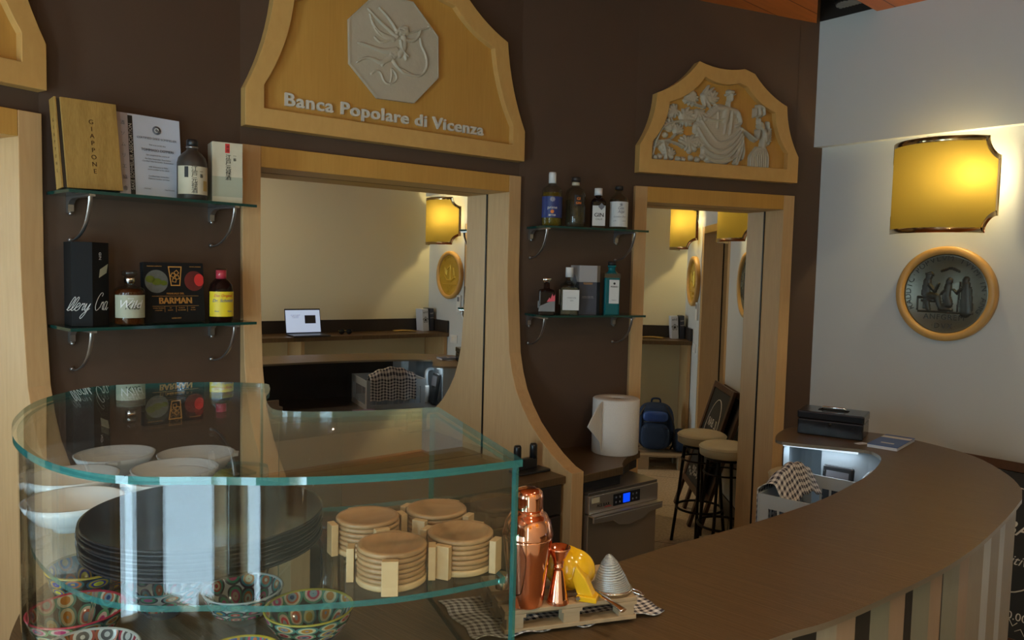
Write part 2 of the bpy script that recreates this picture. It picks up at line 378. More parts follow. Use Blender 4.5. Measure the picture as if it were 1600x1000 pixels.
    def sphere(s, c, r, sx=1, sy=1, sz=1, mi=0, seg=16):
        prof = [(max(1e-6, r * math.sin(PI * k / 10)), -r * math.cos(PI * k / 10)) for k in range(11)]
        T = Matrix.Translation(c) @ Matrix.Diagonal((sx, sy, sz, 1))
        return s.lathe(prof, seg=seg, mi=mi, T=T, cap=False)
    def grid(s, fn, nu, nv, mi=0, uvf=None, skip=None):
        vs = []; uvs = []
        for j in range(nv + 1):
            for i in range(nu + 1):
                u, v = i / nu, j / nv; vs.append(Vector(fn(u, v))); uvs.append(uvf(u, v) if uvf else (u, v))
        fs = []
        for j in range(nv):
            for i in range(nu):
                q = (j * (nu + 1) + i, j * (nu + 1) + i + 1, (j + 1) * (nu + 1) + i + 1, (j + 1) * (nu + 1) + i)
                if skip and skip(*[vs[k] for k in q]): continue
                fs.append(q)
        return s.add(vs, fs, mi, True, uvs)
    def build(s, name, mats, parent=None, fr=None, loc=None, rz=0.0, bevel=0, solid=0, fixn=True):
        me = bpy.data.meshes.new(name); me.from_pydata([tuple(v) for v in s.v], [], s.f)
        if not isinstance(mats, (list, tuple)): mats = [mats]
        for m in mats: me.materials.append(M[m] if isinstance(m, str) else m)
        for p, mi, sm in zip(me.polygons, s.m, s.sm): p.material_index = mi; p.use_smooth = sm
        if s.uv:
            ul = me.uv_layers.new(name='UVMap')
            for p in me.polygons:
                q = s.uv.get(p.index)
                if q:
                    for li, w in zip(p.loop_indices, q): ul.data[li].uv = w
        if fixn:
            bm = bmesh.new(); bm.from_mesh(me); bmesh.ops.remove_doubles(bm, verts=bm.verts, dist=1e-6)
            bmesh.ops.recalc_face_normals(bm, faces=bm.faces); bm.to_mesh(me); bm.free()
        me.update()
        o = bpy.data.objects.new(name, me); COL.objects.link(o)
        if parent: o.parent = parent
        if fr is not None: o.location = fr.w(0, 0, 0) if loc is None else fr.w(*loc); o.rotation_euler.z = fr.ang + rz
        elif loc is not None: o.location = loc; o.rotation_euler.z = rz
        if bevel:
            b = o.modifiers.new('bevel', 'BEVEL'); b.width = bevel; b.segments = 2; b.limit_method = 'ANGLE'; b.angle_limit = 0.7
            b.harden_normals = False
        if solid:
            b = o.modifiers.new('solid', 'SOLIDIFY'); b.thickness = solid; b.offset = 0
        return o
def tag(o, label, cat, group=None):
    o['label'] = label; o['category'] = cat
    if group: o['group'] = group
    return o
def struct(o): o['kind'] = 'structure'; return o
def thing(name, label, cat, loc, rz=0.0, group=None, fr=None):
    o = bpy.data.objects.new(name, None); COL.objects.link(o); o.empty_display_size = 0.05
    if fr is not None: o.location = fr.w(*loc); o.rotation_euler.z = fr.ang + rz
    else: o.location = loc; o.rotation_euler.z = rz
    return tag(o, label, cat, group)
def copy_tree(o, parent=None, top=True):
    c = o.copy(); COL.objects.link(c)
    if parent: c.parent = parent
    for ch in [x for x in bpy.data.objects if x.parent == o]: copy_tree(ch, c, False)
    return c
TC = {}
def text_geo(txt, size, extrude=0.0, align='CENTER', space=1.0, shear=0.0, weight=0.0):
    key = (txt, size, extrude, align, space, shear, weight)
    if key in TC: return TC[key]
    cu = bpy.data.curves.new('text', 'FONT'); cu.body = txt; cu.size = size; cu.extrude = extrude; cu.align_x = align
    cu.space_character = space; cu.shear = shear; cu.resolution_u = 3; cu.offset = weight
    o = bpy.data.objects.new('text', cu); COL.objects.link(o)
    dg = bpy.context.evaluated_depsgraph_get(); me = bpy.data.meshes.new_from_object(o.evaluated_get(dg))
    r = ([v.co.copy() for v in me.vertices], [list(p.vertices) for p in me.polygons])
    bpy.data.objects.remove(o); bpy.data.curves.remove(cu); bpy.data.meshes.remove(me)
    TC[key] = r; return r
def add_text(mb, txt, x, z, size, y=0.0, mi=0, extrude=0.0002, align='CENTER', bend=0, space=1.0, shear=0.0, rot=0.0, bold=0.0, sx=1.0, T=None, weight=0.0):
    """text standing in the xz plane at depth y (front = -y); bend = radius of a cylinder whose axis passes through x=y=0"""
    vs, fs = text_geo(txt, size, extrude, align, space, shear, weight)
    out = []
    c, s_ = math.cos(rot), math.sin(rot)
    for v in vs:
        px, pz = v.x * sx, v.y; px, pz = px * c - pz * s_, px * s_ + pz * c
        px += x; pz += z; d = y - v.z
        if bend:
            a = px / bend; rr = bend + 0.0006 - d
            q = Vector((rr * math.sin(a), -rr * math.cos(a), pz))
        else: q = Vector((px, d, pz))
        out.append(T @ q if T else q)
    mb.add(out, fs, mi)
    if bold: 
        for dx in (-bold, bold): mb.add([v + Vector((dx, 0, 0)) for v in out], fs, mi)
    return mb
def label_arc(mb, r, z0, z1, half, mi=0, seg=16, center=0.0):
    """label wrapped on a bottle of radius r, facing -y"""
    vs = []; fs = []
    for k in range(seg + 1):
        a = center - half + 2 * half * k / seg
        for z in (z0, z1): vs.append(((r + 0.0005) * math.sin(a), -(r + 0.0005) * math.cos(a), z))
    for k in range(seg): fs.append((2 * k, 2 * k + 2, 2 * k + 3, 2 * k + 1))
    mb.add(vs, fs, mi, True); return mb
def smooth_line(pts, n=8, closed=False):
    pts = [Vector(p) for p in pts]; out = []; m = len(pts)
    rng = range(m if closed else m - 1)
    for i in rng:
        g = lambda k: pts[k % m] if closed else pts[max(0, min(m - 1, k))]
        p0, p1, p2, p3 = g(i - 1), g(i), g(i + 1), g(i + 2)
        for k in range(n):
            t = k / n
            out.append(0.5 * ((2 * p1) + (p2 - p0) * t + (2 * p0 - 5 * p1 + 4 * p2 - p3) * t * t + (3 * p1 - p0 - 3 * p2 + p3) * t ** 3))
    if not closed: out.append(pts[-1])
    return out
# ------------------------------------------------------------------ the room shell
def ceil_z(x, y=0): return 3.005 - 0.035 * (x - 1.55)
b = MB().add([(-4.6, -4.2, 0), (4.6, -4.2, 0), (4.6, 5.2, 0), (-4.6, 5.2, 0)], [(0, 1, 2, 3)])
b.box(-4.6, 4.6, -4.2, 5.2, -0.06, -0.001)
struct(b.build('floor', 'floor_tile'))
TOPZ = 3.62
def wall_piece(mb, fr, x0, x1, z0, z1, y0=0.02, y1=0.27, mi=0):
    vs = [fr.w(x, y, z) for z in (z0, z1) for x, y in ((x0, y0), (x1, y0), (x1, y1), (x0, y1))]
    mb.add(vs, [(3, 2, 1, 0), (4, 5, 6, 7), (0, 1, 5, 4), (1, 2, 6, 5), (2, 3, 7, 6), (3, 0, 4, 7)], mi)
b = MB()
wall_piece(b, F[-2], -1.6, 0.604, 0, TOPZ)
wall_piece(b, F[0], -0.004, 0.627, 0, TOPZ)
wall_piece(b, F[2], -0.004, 0.607, 0, TOPZ)
for i, wd in ((-1, 1.2335), (1, 1.2335), (3, 0.9169)):
    wall_piece(b, F[i], -0.004, wd + 0.004, 2.10, TOPZ)
    wall_piece(b, F[i], 0.0, wd, 0, 2.12, 0.178, 0.27)
wall_piece(b, F[3], 0.9169, 1.20, 0, TOPZ)
struct(b.build('wall_back', 'plaster_brown'))
b = MB(); wall_piece(b, FW, -0.93, 0.58, 0, TOPZ, 0, 0.25); wall_piece(b, FW, 1.56, 2.5, 0, TOPZ, 0, 0.25); wall_piece(b, FW, 0.575, 1.565, 2.10, TOPZ, 0, 0.25)
wall_piece(b, FW, 0.58, 1.56, 0, 2.12, 0.18, 0.25)
struct(b.build('wall_right', 'plaster_white'))
def holed(mb, fr, X0, X1, holes, y0, y1):
    xs = sorted({X0, X1} | {h[0] for h in holes} | {h[1] for h in holes})
    for a, c in zip(xs, xs[1:]):
        hs = [h for h in holes if h[0] <= a and h[1] >= c]
        if not hs: wall_piece(mb, fr, a, c, 0, TOPZ, y0, y1)
        else: wall_piece(mb, fr, a, c, 0, hs[0][2], y0, y1); wall_piece(mb, fr, a, c, hs[0][3], TOPZ, y0, y1)
b = MB(); holed(b, FL, -0.25, LT + 0.2, ADDED_FWIN, 0, 0.2); struct(b.build('wall_front', 'plaster_cream'))
b = MB(); holed(b, FG, -0.1, 4.2, ADDED_WINDOWS, 0, 0.2); struct(b.build('wall_left', 'plaster_white'))
def window(n, fr, x0, x1, z0, z1, sashes):
    b = MB(); w = 0.06; T = fr
    def bx(a0, a1, c0, c1, y0=0.02, y1=0.09): wall_piece(b, fr, a0, a1, c0, c1, y0, y1)
    bx(x0, x1, z0, z0 + w); bx(x0, x1, z1 - w, z1); bx(x0, x0 + w, z0 + w, z1 - w); bx(x1 - w, x1, z0 + w, z1 - w)
    for k in range(1, sashes): xm = x0 + (x1 - x0) * k / sashes; bx(xm - w / 2, xm + w / 2, z0 + w, z1 - w)
    f = struct(b.build('window_%d' % n, 'maple'))
    p = MB(); wall_piece(p, fr, x0 + w, x1 - w, z0 + w, z1 - w, 0.05, 0.056); p.build('window_pane', 'clear', parent=f)
for k, (x0, x1, z0, z1) in enumerate(ADDED_WINDOWS): window(k + 1, FG, x0, x1, z0, z1, 1 + k)
for k, (x0, x1, z0, z1) in enumerate(ADDED_FWIN): window(4 + k, FL, x0, x1, z0, z1, 1)
# bulkhead over the white wall
zbk = (vp(FW, 1246, 233, .05)[1] + vp(FW, 1600, 192.4, .05)[1]) / 2
b = MB(); wall_piece(b, FW, -0.86, 2.2, zbk, 3.015, -0.05, 0.0); struct(b.build('trim_1', 'plaster_white'))
b = MB(); wall_piece(b, FW, -0.80, 0.3, 3.0155, 3.52, -0.052, -0.002); struct(b.build('trim_3', 'cabinet_dark'))
# dark skirting at the foot of the white wall
b = MB(); wall_piece(b, FW, -0.60, 0.575, 0, 0.12, -0.012, 0); wall_piece(b, FW, 1.56, 2.19, 0, 0.12, -0.012, 0); struct(b.build('baseboard_right', 'cabinet_dark'))
# boarded ceiling with a dark recess in the corner
Pq = [hz(1276, 38, 3.02), hz(1278, 0, 3.02), hz(1350, 0, 3.02), hz(1376, 13, 3.02)]
A, B_, C_, D_ = [Vector((p[0], p[1])) for p in Pq]
dAB = (B_ - A).normalized(); dDC = (C_ - D_).normalized()
B2 = A + dAB * 1.3; C2_ = D_ + dDC * 1.05
def cz(p): return (p[0], p[1], ceil_z(p[0]))
b = MB()
far = 6.0
hole = [A, B2, C2_, D_]
pts = [A - dAB * 0.5, B2, B2 + Vector((-7, -2)), Vector((-6, 6)), A + Vector((-0.3, 1.5))]
def slab(poly, mb, th=0.05): 
    n = len(poly); vs = [Vector(cz(p)) for p in poly] + [Vector(cz(p)) + Vector((0, 0, th)) for p in poly]
    mb.add(vs, [tuple(range(n)), tuple(range(n, 2 * n))] + [(i, (i + 1) % n, n + (i + 1) % n, n + i) for i in range(n)])
slab([A - dAB * 0.6, B2, Vector((B2.x - 6.5, B2.y - 0.5)), Vector((-5, 5.4))], b)
slab([B2, Vector((B2.x + 0.4, -4.5)), Vector((-5.5, -4.5)), Vector((B2.x - 6.5, B2.y - 0.5))], b)
slab([B2, C2_, D_ - dDC * 0.6, Vector((4.5, 2.5)), Vector((4.5, -4.5)), Vector((B2.x + 0.4, -4.5))], b)
def planks_material():
    m, t, bs = nt('ceiling_boards'); N = t.nodes; L = t.links
    src = M['pine'].node_tree
    tc = N.new('ShaderNodeTexCoord'); mp = N.new('ShaderNodeMapping'); mp.inputs['Rotation'].default_value = (0, 0, -0.69)
    L.new(tc.outputs['Object'], mp.inputs[0])
    br = N.new('ShaderNodeTexBrick'); br.inputs['Scale'].default_value = 1; br.inputs['Brick Width'].default_value = 3.0; br.inputs['Row Height'].default_value = 0.16
    br.inputs['Mortar Size'].default_value = 0.003; br.inputs['Color1'].default_value = (0.52, 0.15, 0.028, 1); br.inputs['Color2'].default_value = (0.44, 0.12, 0.022, 1); br.inputs['Mortar'].default_value = (0.12, 0.03, 0.01, 1)
    L.new(mp.outputs[0], br.inputs['Vector'])
    mp2 = N.new('ShaderNodeMapping'); mp2.inputs['Scale'].default_value = (1, 14, 1); L.new(mp.outputs[0], mp2.inputs[0])
    n = N.new('ShaderNodeTexNoise'); n.inputs['Scale'].default_value = 3; n.inputs['Detail'].default_value = 5; L.new(mp2.outputs[0], n.inputs['Vector'])
    mr = N.new('ShaderNodeMapRange'); mr.inputs[3].default_value = 0.65; mr.inputs[4].default_value = 1.25; L.new(n.outputs[0], mr.inputs[0])
    mx = N.new('ShaderNodeMix'); mx.data_type = 'RGBA'; mx.blend_type = 'MULTIPLY'; mx.inputs[0].default_value = 1
    L.new(br.outputs[0], mx.inputs[6]); L.new(mr.outputs[0], mx.inputs[7]); L.new(mx.outputs[2], bs.inputs['Base Color']); bs.inputs['Roughness'].default_value = 0.4
    return m
M['boards'] = planks_material()
struct(b.build('ceiling', 'boards'))
b = MB(); hv = [A - dAB * .02, B2, C2_, D_ - dDC * .02]
vs = [Vector((p.x, p.y, ceil_z(p.x))) for p in hv] + [Vector((p.x, p.y, 3.5)) for p in hv]
b.add(vs, [(4, 5, 6, 7), (0, 1, 5, 4), (1, 2, 6, 5), (2, 3, 7, 6), (3, 0, 4, 7)])
struct(b.build('trim_2', 'cabinet_dark'))
# round air grille hanging in the recess
gx, gy = hz(1326, 6, 3.06)
b = MB(); b.lathe([(0.001, 0.0), (0.062, 0.0), (0.068, 0.012), (0.068, 0.05), (0.03, 0.09), (0.03, 0.30)], seg=28)
g = b.build('ceiling_grille', 'black', loc=(gx, gy, 3.06)); tag(g, 'round black slatted air grille in the dark ceiling recess', 'air grille')
b = MB()
for k in range(-4, 5):
    h = math.sqrt(max(0, 0.058 ** 2 - (k * 0.013) ** 2)); b.box(-h, h, k * 0.013 - 0.002, k * 0.013 + 0.002, -0.006, 0.0)
b.build('slats', 'grey_label', parent=g)

# ------------------------------------------------------------------ mirrors in maple surrounds
FIN = [(0, 1.70), (0.004, 1.60), (0.014, 1.48), (0.028, 1.33), (0.052, 1.245), (0.083, 1.172), (0.128, 1.108), (0.188, 1.042), (0.262, 0.984), (0.338, 0.936), (0.416, 0.898), (0.465, 0.886)]
def mirror_unit(fr, wd, label, flare, loc=(0, 0, 0), dep=0.172, head=2.116):
    t = thing('wall_mirror', label, 'mirror', loc, fr=fr)
    for side, x0 in (('left', 0), ('right', wd - 0.065)):
        if flare: poly = [(dep, 0), (dep, head), (0, head)] + [(-d, z) for d, z in FIN] + [(-0.465, 0)]
        else: poly = [(dep, 0), (dep, head), (0, head), (0, 0)]
        MB().prism(poly, x0, x0 + 0.065, 'x').build('side_panel', 'maple', parent=t, bevel=0.002)
    MB().box(0.0651, wd - 0.0651, 0.0, dep - 0.01, 2.042, head).build('head_rail', 'maple_panel', parent=t, bevel=0.002)
    MB().box(0.0652, wd - 0.0652, dep - 0.006, dep, 0.0, 2.0415).build('mirror_glass', 'mirror', parent=t)
    for xa in (0.0652, wd - 0.0690): MB().box(xa, xa + 0.0038, dep - 0.011, dep - 0.0065, 0.0, 2.0415).build('shadow_line', 'black_metal', parent=t)  # dark strip drawn as the shadow line where glass meets side panel
    return t
mirror_unit(F[-1], 1.2335, 'tall mirror in a maple surround at the left end of the brown wall', True)
mirror_unit(F[1], 1.2335, 'wide mirror between curved maple side panels under the lettered pediment', True)
mirror_unit(F[3], 0.9169, 'narrow full height mirror in a straight maple frame beside the white wall', False, dep=0.158)
FW4 = Frame((FW.w(0.585, 0).x, FW.w(0.585, 0).y), Wd)
mirror_unit(FW4, 0.965, 'maple framed mirror set in the white wall between the two sconces', False)

def fill_light(x, y, label, power):  # ceiling fill light added to brighten the room, no such fixture seen
    z = ceil_z(x) - 0.001
    t = thing('ceiling_fill_light', label, 'fill_light', (x, y, z), 0, 'added ceiling fill lights')
    MB().lathe([(0.040, 0.0), (0.055, 0.0), (0.055, -0.006), (0.040, -0.006)], seg=28).build('bezel', 'chrome', parent=t)
    MB().lathe([(0.001, -0.001), (0.039, -0.001), (0.039, -0.003), (0.001, -0.003)], seg=28).build('lens', 'bulb', parent=t)
    l = bpy.data.lights.new('fill_light', 'AREA'); l.shape = 'DISK'; l.size = 0.07; l.energy = power; l.color = (1.0, 0.80, 0.55); l.spread = 2.6
    o = bpy.data.objects.new('fill_light', l); COL.objects.link(o); o.parent = t; o.location = (0, 0, -0.012)
FILL = 8
for x, y, lb in ((1.10, 1.25, 'added ceiling fill light over the customer side near the far counter bend'), (0.55, 0.15, 'added ceiling fill light over the customer side in front of the display case'), (-0.7, -0.4, 'added ceiling fill light over the customer side nearest the windows')): fill_light(x, y, lb, FILL)

# ------------------------------------------------------------------ carved pediments
def arc_pts(a, b, sag, n=8, skip_last=True):
    """concave curve from a to b: sag > 0 bends to the right of a->b"""
    a = Vector(a); b = Vector(b); d = b - a; nn = Vector((d.y, -d.x)).normalized(); out = []
    for k in range(n + (0 if skip_last else 1)):
        t = k / n; out.append(a + d * t + nn * sag * 4 * t * (1 - t))
    return out
def ped_outline(W, H2, H3, ax, bx, off=0.0, base=0.0):
    """half-profile (0,base)->(0,.13)->(ax,H2)->(bx,H3)->top centre, mirrored"""
    o = off
    p = [(o, base), (o, 0.130 + o * .55 - (0.02 if o else 0)), (ax + o * 1.05, H2 - o * .55), (bx + o * .55, H3 - o * 1.08)]
    left = [Vector(p[0])] + arc_pts(p[1], p[2], 0.018) + arc_pts(p[2], p[3], 0.020)
    top = arc_pts(p[3], (W - p[3][0], p[3][1]), 0.024)
    right = [Vector((W - v.x, v.y)) for v in left[::-1]]
    return [tuple(v) for v in (left + top + right)], len(left)
def pediment(fr, W, H2, H3, ax, bx, x0, label):
    t = thing('carved_pediment', label, 'pediment', (x0, 0, 2.178), fr=fr)
    outer, _ = ped_outline(W, H2, H3, ax, bx); inner, _ = ped_outline(W, H2, H3, ax, bx, 0.066, 0.066)
    T = Matrix.Identity(4)
    MB().ring(outer, inner, -0.03, 0.019, 'y').build('border', 'maple_border', parent=t, bevel=0.0015)
    MB().prism(inner, 0.0, 0.012, 'y').build('field', 'maple_panel', parent=t)
    return t
M['maple_border'] = wood('maple_border', (0.62, 0.37, 0.115), (0.54, 0.30, 0.085), scale=(6, 6, 3))

# reliefs: a height field raised from strokes and shapes drawn on the wall plane
def relief(name, fr, x0, z0, W, H, y, step, strokes, mat_, parent, grooves=(), cut=True, base=0.0, mask=None):
    nx, nz = int(W / step) + 1, int(H / step) + 1
    h = [[base if (mask is None or mask(x0 + i * step, z0 + j * step)) else -1 for i in range(nx + 1)] for j in range(nz + 1)]
    def stamp(ax, az, bx, bz, ra, rb, ha, hb, sign):
        R = max(ra, rb)
        i0, i1 = int((min(ax, bx) - R - x0) / step), int((max(ax, bx) + R - x0) / step) + 1
        j0, j1 = int((min(az, bz) - R - z0) / step), int((max(az, bz) + R - z0) / step) + 1
        dx, dz = bx - ax, bz - az; L2 = dx * dx + dz * dz + 1e-12
        for j in range(max(0, j0), min(nz, j1) + 1):
            pz = z0 + j * step
            for i in range(max(0, i0), min(nx, i1) + 1):
                if h[j][i] < 0: continue
                px = x0 + i * step; t = max(0, min(1, ((px - ax) * dx + (pz - az) * dz) / L2))
                d = math.hypot(px - ax - dx * t, pz - az - dz * t); r = ra + (rb - ra) * t
                if d < r:
                    hh = (ha + (hb - ha) * t) * math.sqrt(1 - (d / r) ** 2)
                    if sign > 0: h[j][i] = max(h[j][i], base + hh)
                    else: h[j][i] = max(0.0005 if h[j][i] > 0 else 0, h[j][i] - hh)
    for pts, r, hh in strokes:
        n = len(pts); rs = r if isinstance(r, (list, tuple)) else (r, r)
        for k in range(max(1, n - 1)):
            a = pts[k]; c = pts[min(n - 1, k + 1)]; m_ = max(1, n - 1)
            stamp(a[0], a[1], c[0], c[1], rs[0] + (rs[1] - rs[0]) * k / m_, rs[0] + (rs[1] - rs[0]) * min(1, (k + 1) / m_), hh, hh, 1)
    for pts, r, hh in grooves:
        for k in range(len(pts) - 1): stamp(*pts[k], *pts[k + 1], r, r, hh, hh, -1)
    mb = MB(); idx = {}
    vs = []; fs = []
    def vid(i, j):
        if (i, j) not in idx: idx[(i, j)] = len(vs); vs.append((x0 + i * step, y - max(0, h[j][i]), z0 + j * step))
        return idx[(i, j)]
    for j in range(nz):
        for i in range(nx):
            q = (h[j][i], h[j][i + 1], h[j + 1][i + 1], h[j + 1][i])
            if min(q) < 0 or (cut and max(q) <= 1e-6): continue
            fs.append((vid(i, j), vid(i + 1, j), vid(i + 1, j + 1), vid(i, j + 1)))
    mb.add(vs, fs, 0, True)
    return mb.build(name, mat_, parent=parent, fixn=False)

# centre pediment: octagonal plaque with a winged trumpeter and raised letters
W1 = 1.225
pc = pediment(F[1], W1, 0.495, 0.685, 0.104, 0.36, 0.0, 'large maple pediment with an octagonal angel plaque and raised bank lettering')
def c6(x, y):
    a = vp(F[1], 360 + x / 3.404, y / 3.404, 0.02); return (a[0], a[1] - 2.178)
ocx, ocz, oap = 0.585, 2.545 - 2.178, 0.1955
oct_ = [(ocx + oap / math.cos(PI / 8) * math.cos(PI / 8 + k * PI / 4 + 0.03), ocz + oap / math.cos(PI / 8) * math.sin(PI / 8 + k * PI / 4 + 0.03)) for k in range(8)]
pl = MB().prism(oct_, -0.016, -0.001, 'y').build('plaque', 'relief_stone', parent=pc, bevel=0.003)
def poly_in(poly, x, z):
    c = False; n = len(poly)
    for i in range(n):
        a, b2 = poly[i], poly[(i + 1) % n]
        if (a[1] > z) != (b2[1] > z) and x < (b2[0] - a[0]) * (z - a[1]) / (b2[1] - a[1]) + a[0]: c = not c
    return c
def L6(*p): return [c6(x, y) for x, y in p]
st = []
def sm6(pts, n=5):
    q = smooth_line([(a, b2, 0) for a, b2 in pts], n); return [(v.x, v.y) for v in q]
for pts, r, hh in [
    ([(735, 45), (790, 105), (850, 160), (885, 195)], (.003, .010), .007), ([(795, 40), (840, 90), (875, 140), (893, 175)], (.003, .008), .007),
    ([(745, 75), (775, 150), (830, 190), (868, 205)], (.004, .012), .006), ([(760, 110), (790, 170), (850, 205)], (.006, .010), .005),
    ([(770, 195), (800, 222), (850, 210), (875, 205)], (.004, .007), .005),
    ([(905, 170), (935, 165)], .0150, .012), ([(885, 175), (900, 160), (925, 145), (940, 148)], .0075, .011), ([(878, 185), (890, 192)], .007, .009),
    ([(945, 178), (1000, 163), (1062, 145)], (.0025, .0035), .009), ([(1055, 140), (1065, 152)], .0045, .009),
    ([(930, 215), (975, 215), (1000, 195), (1012, 165)], (.0085, .0045), .009),
    ([(925, 200), (925, 250), (900, 290)], (.013, .014), .010), ([(915, 225), (930, 290), (935, 315)], (.010, .005), .009),
    ([(885, 265), (830, 270), (790, 262), (745, 245), (710, 232), (682, 226)], (.013, .003), .008),
    ([(880, 290), (840, 315), (800, 330), (760, 312), (715, 308), (675, 330)], (.013, .003), .008), ([(830, 320), (810, 345)], .006, .006),
    ([(850, 260), (860, 310), (885, 350), (925, 375), (975, 400), (1010, 400), (1035, 380), (1048, 340), (1040, 290), (1018, 240), (1012, 205)], (.006, .0045), .007),
    ([(905, 215), (915, 265), (945, 300)], .004, .012), ([(860, 290), (880, 340), (920, 385), (965, 400)], .004, .009),
    ([(752, 392), (775, 375), (800, 385), (820, 430), (845, 445), (880, 430), (885, 400), (865, 368)], (.004, .004), .006),
    ([(850, 450), (860, 400), (858, 365)], .003, .005)]:
    st.append((sm6(L6(*pts)), r, hh))
gv = [(sm6(L6(*p)), .0018, .004) for p in [[(750, 95), (800, 165)], [(755, 130), (810, 190)], [(800, 130), (850, 185)], [(885, 150), (920, 160)], [(895, 180), (920, 185)], [(860, 300), (900, 360)]]]
inn = [(ocx + (x - ocx) * .955, ocz + (z - ocz) * .955) for x, z in oct_]
relief('winged_trumpeter_relief', None, ocx - .2, ocz - .2, .4, .4, -0.0155, 0.0024, st, 'relief_stone', pl, grooves=gv, mask=lambda x, z: poly_in(inn, x, z), cut=True)
rim_in = [(ocx + (x - ocx) * .975, ocz + (z - ocz) * .975) for x, z in oct_]
MB().ring(oct_, rim_in, -0.019, -0.014, 'y').build('rim', 'relief_stone', parent=pl)
b = MB(); add_text(b, 'Banca Popolare di Vicenza', 0, 0, 0.064, y=-0.005, extrude=0.005, weight=0.0012, space=1.08)
xs = [v.x for v in b.v]; k = 0.868 / (max(xs) - min(xs)); mid = (max(xs) + min(xs)) / 2
for v in b.v: v.x = (v.x - mid) * k + 0.583; v.z += 0.091
b.build('lettering', 'letter_metal', parent=pc, fixn=False)

# right pediment: woman with a spread cloth, a child and vine leaves
pr = pediment(F[3], 0.905, 0.378, 0.548, 0.083, 0.305, 0.0, 'small maple pediment with a pale relief of two figures and vine leaves')
def c7(x, y):
    a = vp(F[3], 960 + x / 4, 70 + y / 4, 0.01); return (a[0], a[1] - 2.178)
def L7(pts, n=4):
    q = smooth_line([(*c7(x, y), 0) for x, y in pts], n) if len(pts) > 1 else [Vector((*c7(*pts[0]), 0))]; return [(v.x, v.y) for v in q]
st = []
def fill(poly, hh, r=.016, gap=.017):
    """many overlapping blobs inside a polygon"""
    p = [c7(*q) for q in poly]; xs = [q[0] for q in p]; zs = [q[1] for q in p]
    x = min(xs)
    while x < max(xs):
        z = min(zs)
        while z < max(zs):
            if poly_in(p, x, z): st.append(([(x, z), (x, z)], r, hh))
            z += gap * .6
        x += gap * .6
def leaf(c, r, ang, hh=.016, n=7):
    for k in range(n):
        a = math.radians(ang) + (k - (n - 1) / 2) * 0.42; l = r * (1 - 0.07 * abs(k - (n - 1) / 2))
        e = (c[0] + l * math.cos(a), c[1] - l * math.sin(a)); st.append((L7([c, e]), (.017, .004), hh + .002 * (k % 2)))
fill([(600, 430), (530, 480), (500, 520), (560, 640), (560, 700), (610, 740), (700, 735), (770, 640), (800, 560), (770, 490), (740, 400), (640, 385)], .016)
st += [(L7([(722, 318), (724, 345)]), .0125, .036), (L7([(716, 296), (735, 298)]), .0125, .031), (L7([(700, 312), (745, 314)]), .0035, .040), (L7([(715, 360), (712, 400)]), .011, .024),
       (L7([(650, 400), (690, 400), (760, 420)]), .018, .026), (L7([(700, 410), (690, 470)]), .024, .028), (L7([(635, 410), (590, 450), (560, 470)]), (.014, .008), .024),
       (L7([(770, 430), (785, 490), (755, 510)]), (.012, .008), .030), (L7([(898, 405), (902, 435)]), .0165, .034), (L7([(893, 385), (920, 400), (925, 440)]), .0085, .038), (L7([(876, 405), (874, 445)]), .0075, .033),
       (L7([(905, 470), (905, 500)]), .010, .024), (L7([(915, 500), (935, 570), (925, 640)]), (.018, .017), .028), (L7([(960, 490), (968, 560), (960, 620)]), (.010, .009), .022),
       (L7([(895, 540), (880, 595), (830, 560), (785, 525)]), (.011, .006), .034)]
for x in range(850, 966, 13): st.append((L7([(890 + (x - 890) * .45 + 18, 645), (x, 700), (x - 2, 766)]), (.0062, .0075), .024))
for k in range(6): st.append((L7([(895 + 8 * k, 505 + 6 * k), (940, 560 + 9 * k), (968, 530 + 15 * k)]), .0045, .033))
for k, pts in enumerate([[(540, 470), (600, 560), (650, 610), (720, 590), (790, 520)], [(520, 520), (580, 620), (650, 660), (730, 620), (790, 540)], [(550, 640), (600, 680), (680, 690), (750, 630), (795, 560)],
        [(560, 690), (620, 720), (700, 710), (760, 650), (800, 570)], [(580, 720), (640, 740), (700, 735), (760, 690), (800, 600)], [(800, 570), (790, 660), (760, 750)], [(785, 600), (770, 680), (750, 740)], [(800, 600), (805, 670), (795, 715)],
        [(560, 460), (640, 475), (700, 455)], [(640, 400), (645, 450), (640, 520)], [(690, 420), (690, 500), (680, 560)], [(730, 420), (725, 500), (715, 560)]]):
    st.append((L7(pts), .0058, .024 + .002 * (k % 3)))
leaf((560, 320), 95, -10); leaf((600, 340), 60, 60); leaf((500, 310), 55, 190); leaf((480, 320), 60, -80)
leaf((370, 400), 55, -100); leaf((380, 420), 60, 150); leaf((430, 440), 80, -20); leaf((430, 470), 80, 40); leaf((520, 420), 60, -60); leaf((350, 520), 60, 100)
leaf((390, 540), 50, 60); leaf((460, 600), 70, -30); leaf((450, 620), 55, 100); leaf((520, 590), 50, -100); leaf((300, 640), 45, 30); leaf((345, 690), 50, 90)
for c in [(255, 700), (285, 695), (310, 660), (355, 700), (400, 712), (430, 715), (470, 660), (500, 650), (480, 705), (520, 715), (550, 700), (270, 620), (320, 560), (345, 510)]:
    st.append((L7([c, (c[0] + 4, c[1] + 2)]), .013, .020))
for pts in [[(235, 690), (260, 600), (300, 520), (370, 480), (470, 480)], [(240, 640), (320, 600), (400, 620), (430, 640)], [(300, 600), (315, 660), (322, 715)], [(270, 600), (350, 590), (380, 560)], [(440, 350), (500, 370), (560, 390)]]:
    st.append((L7(pts), .0048, .027))
relief('figures_relief', None, 0.04, 0.06, 0.80, 0.46, 0.0, 0.0036, st, 'relief_stone', pr)

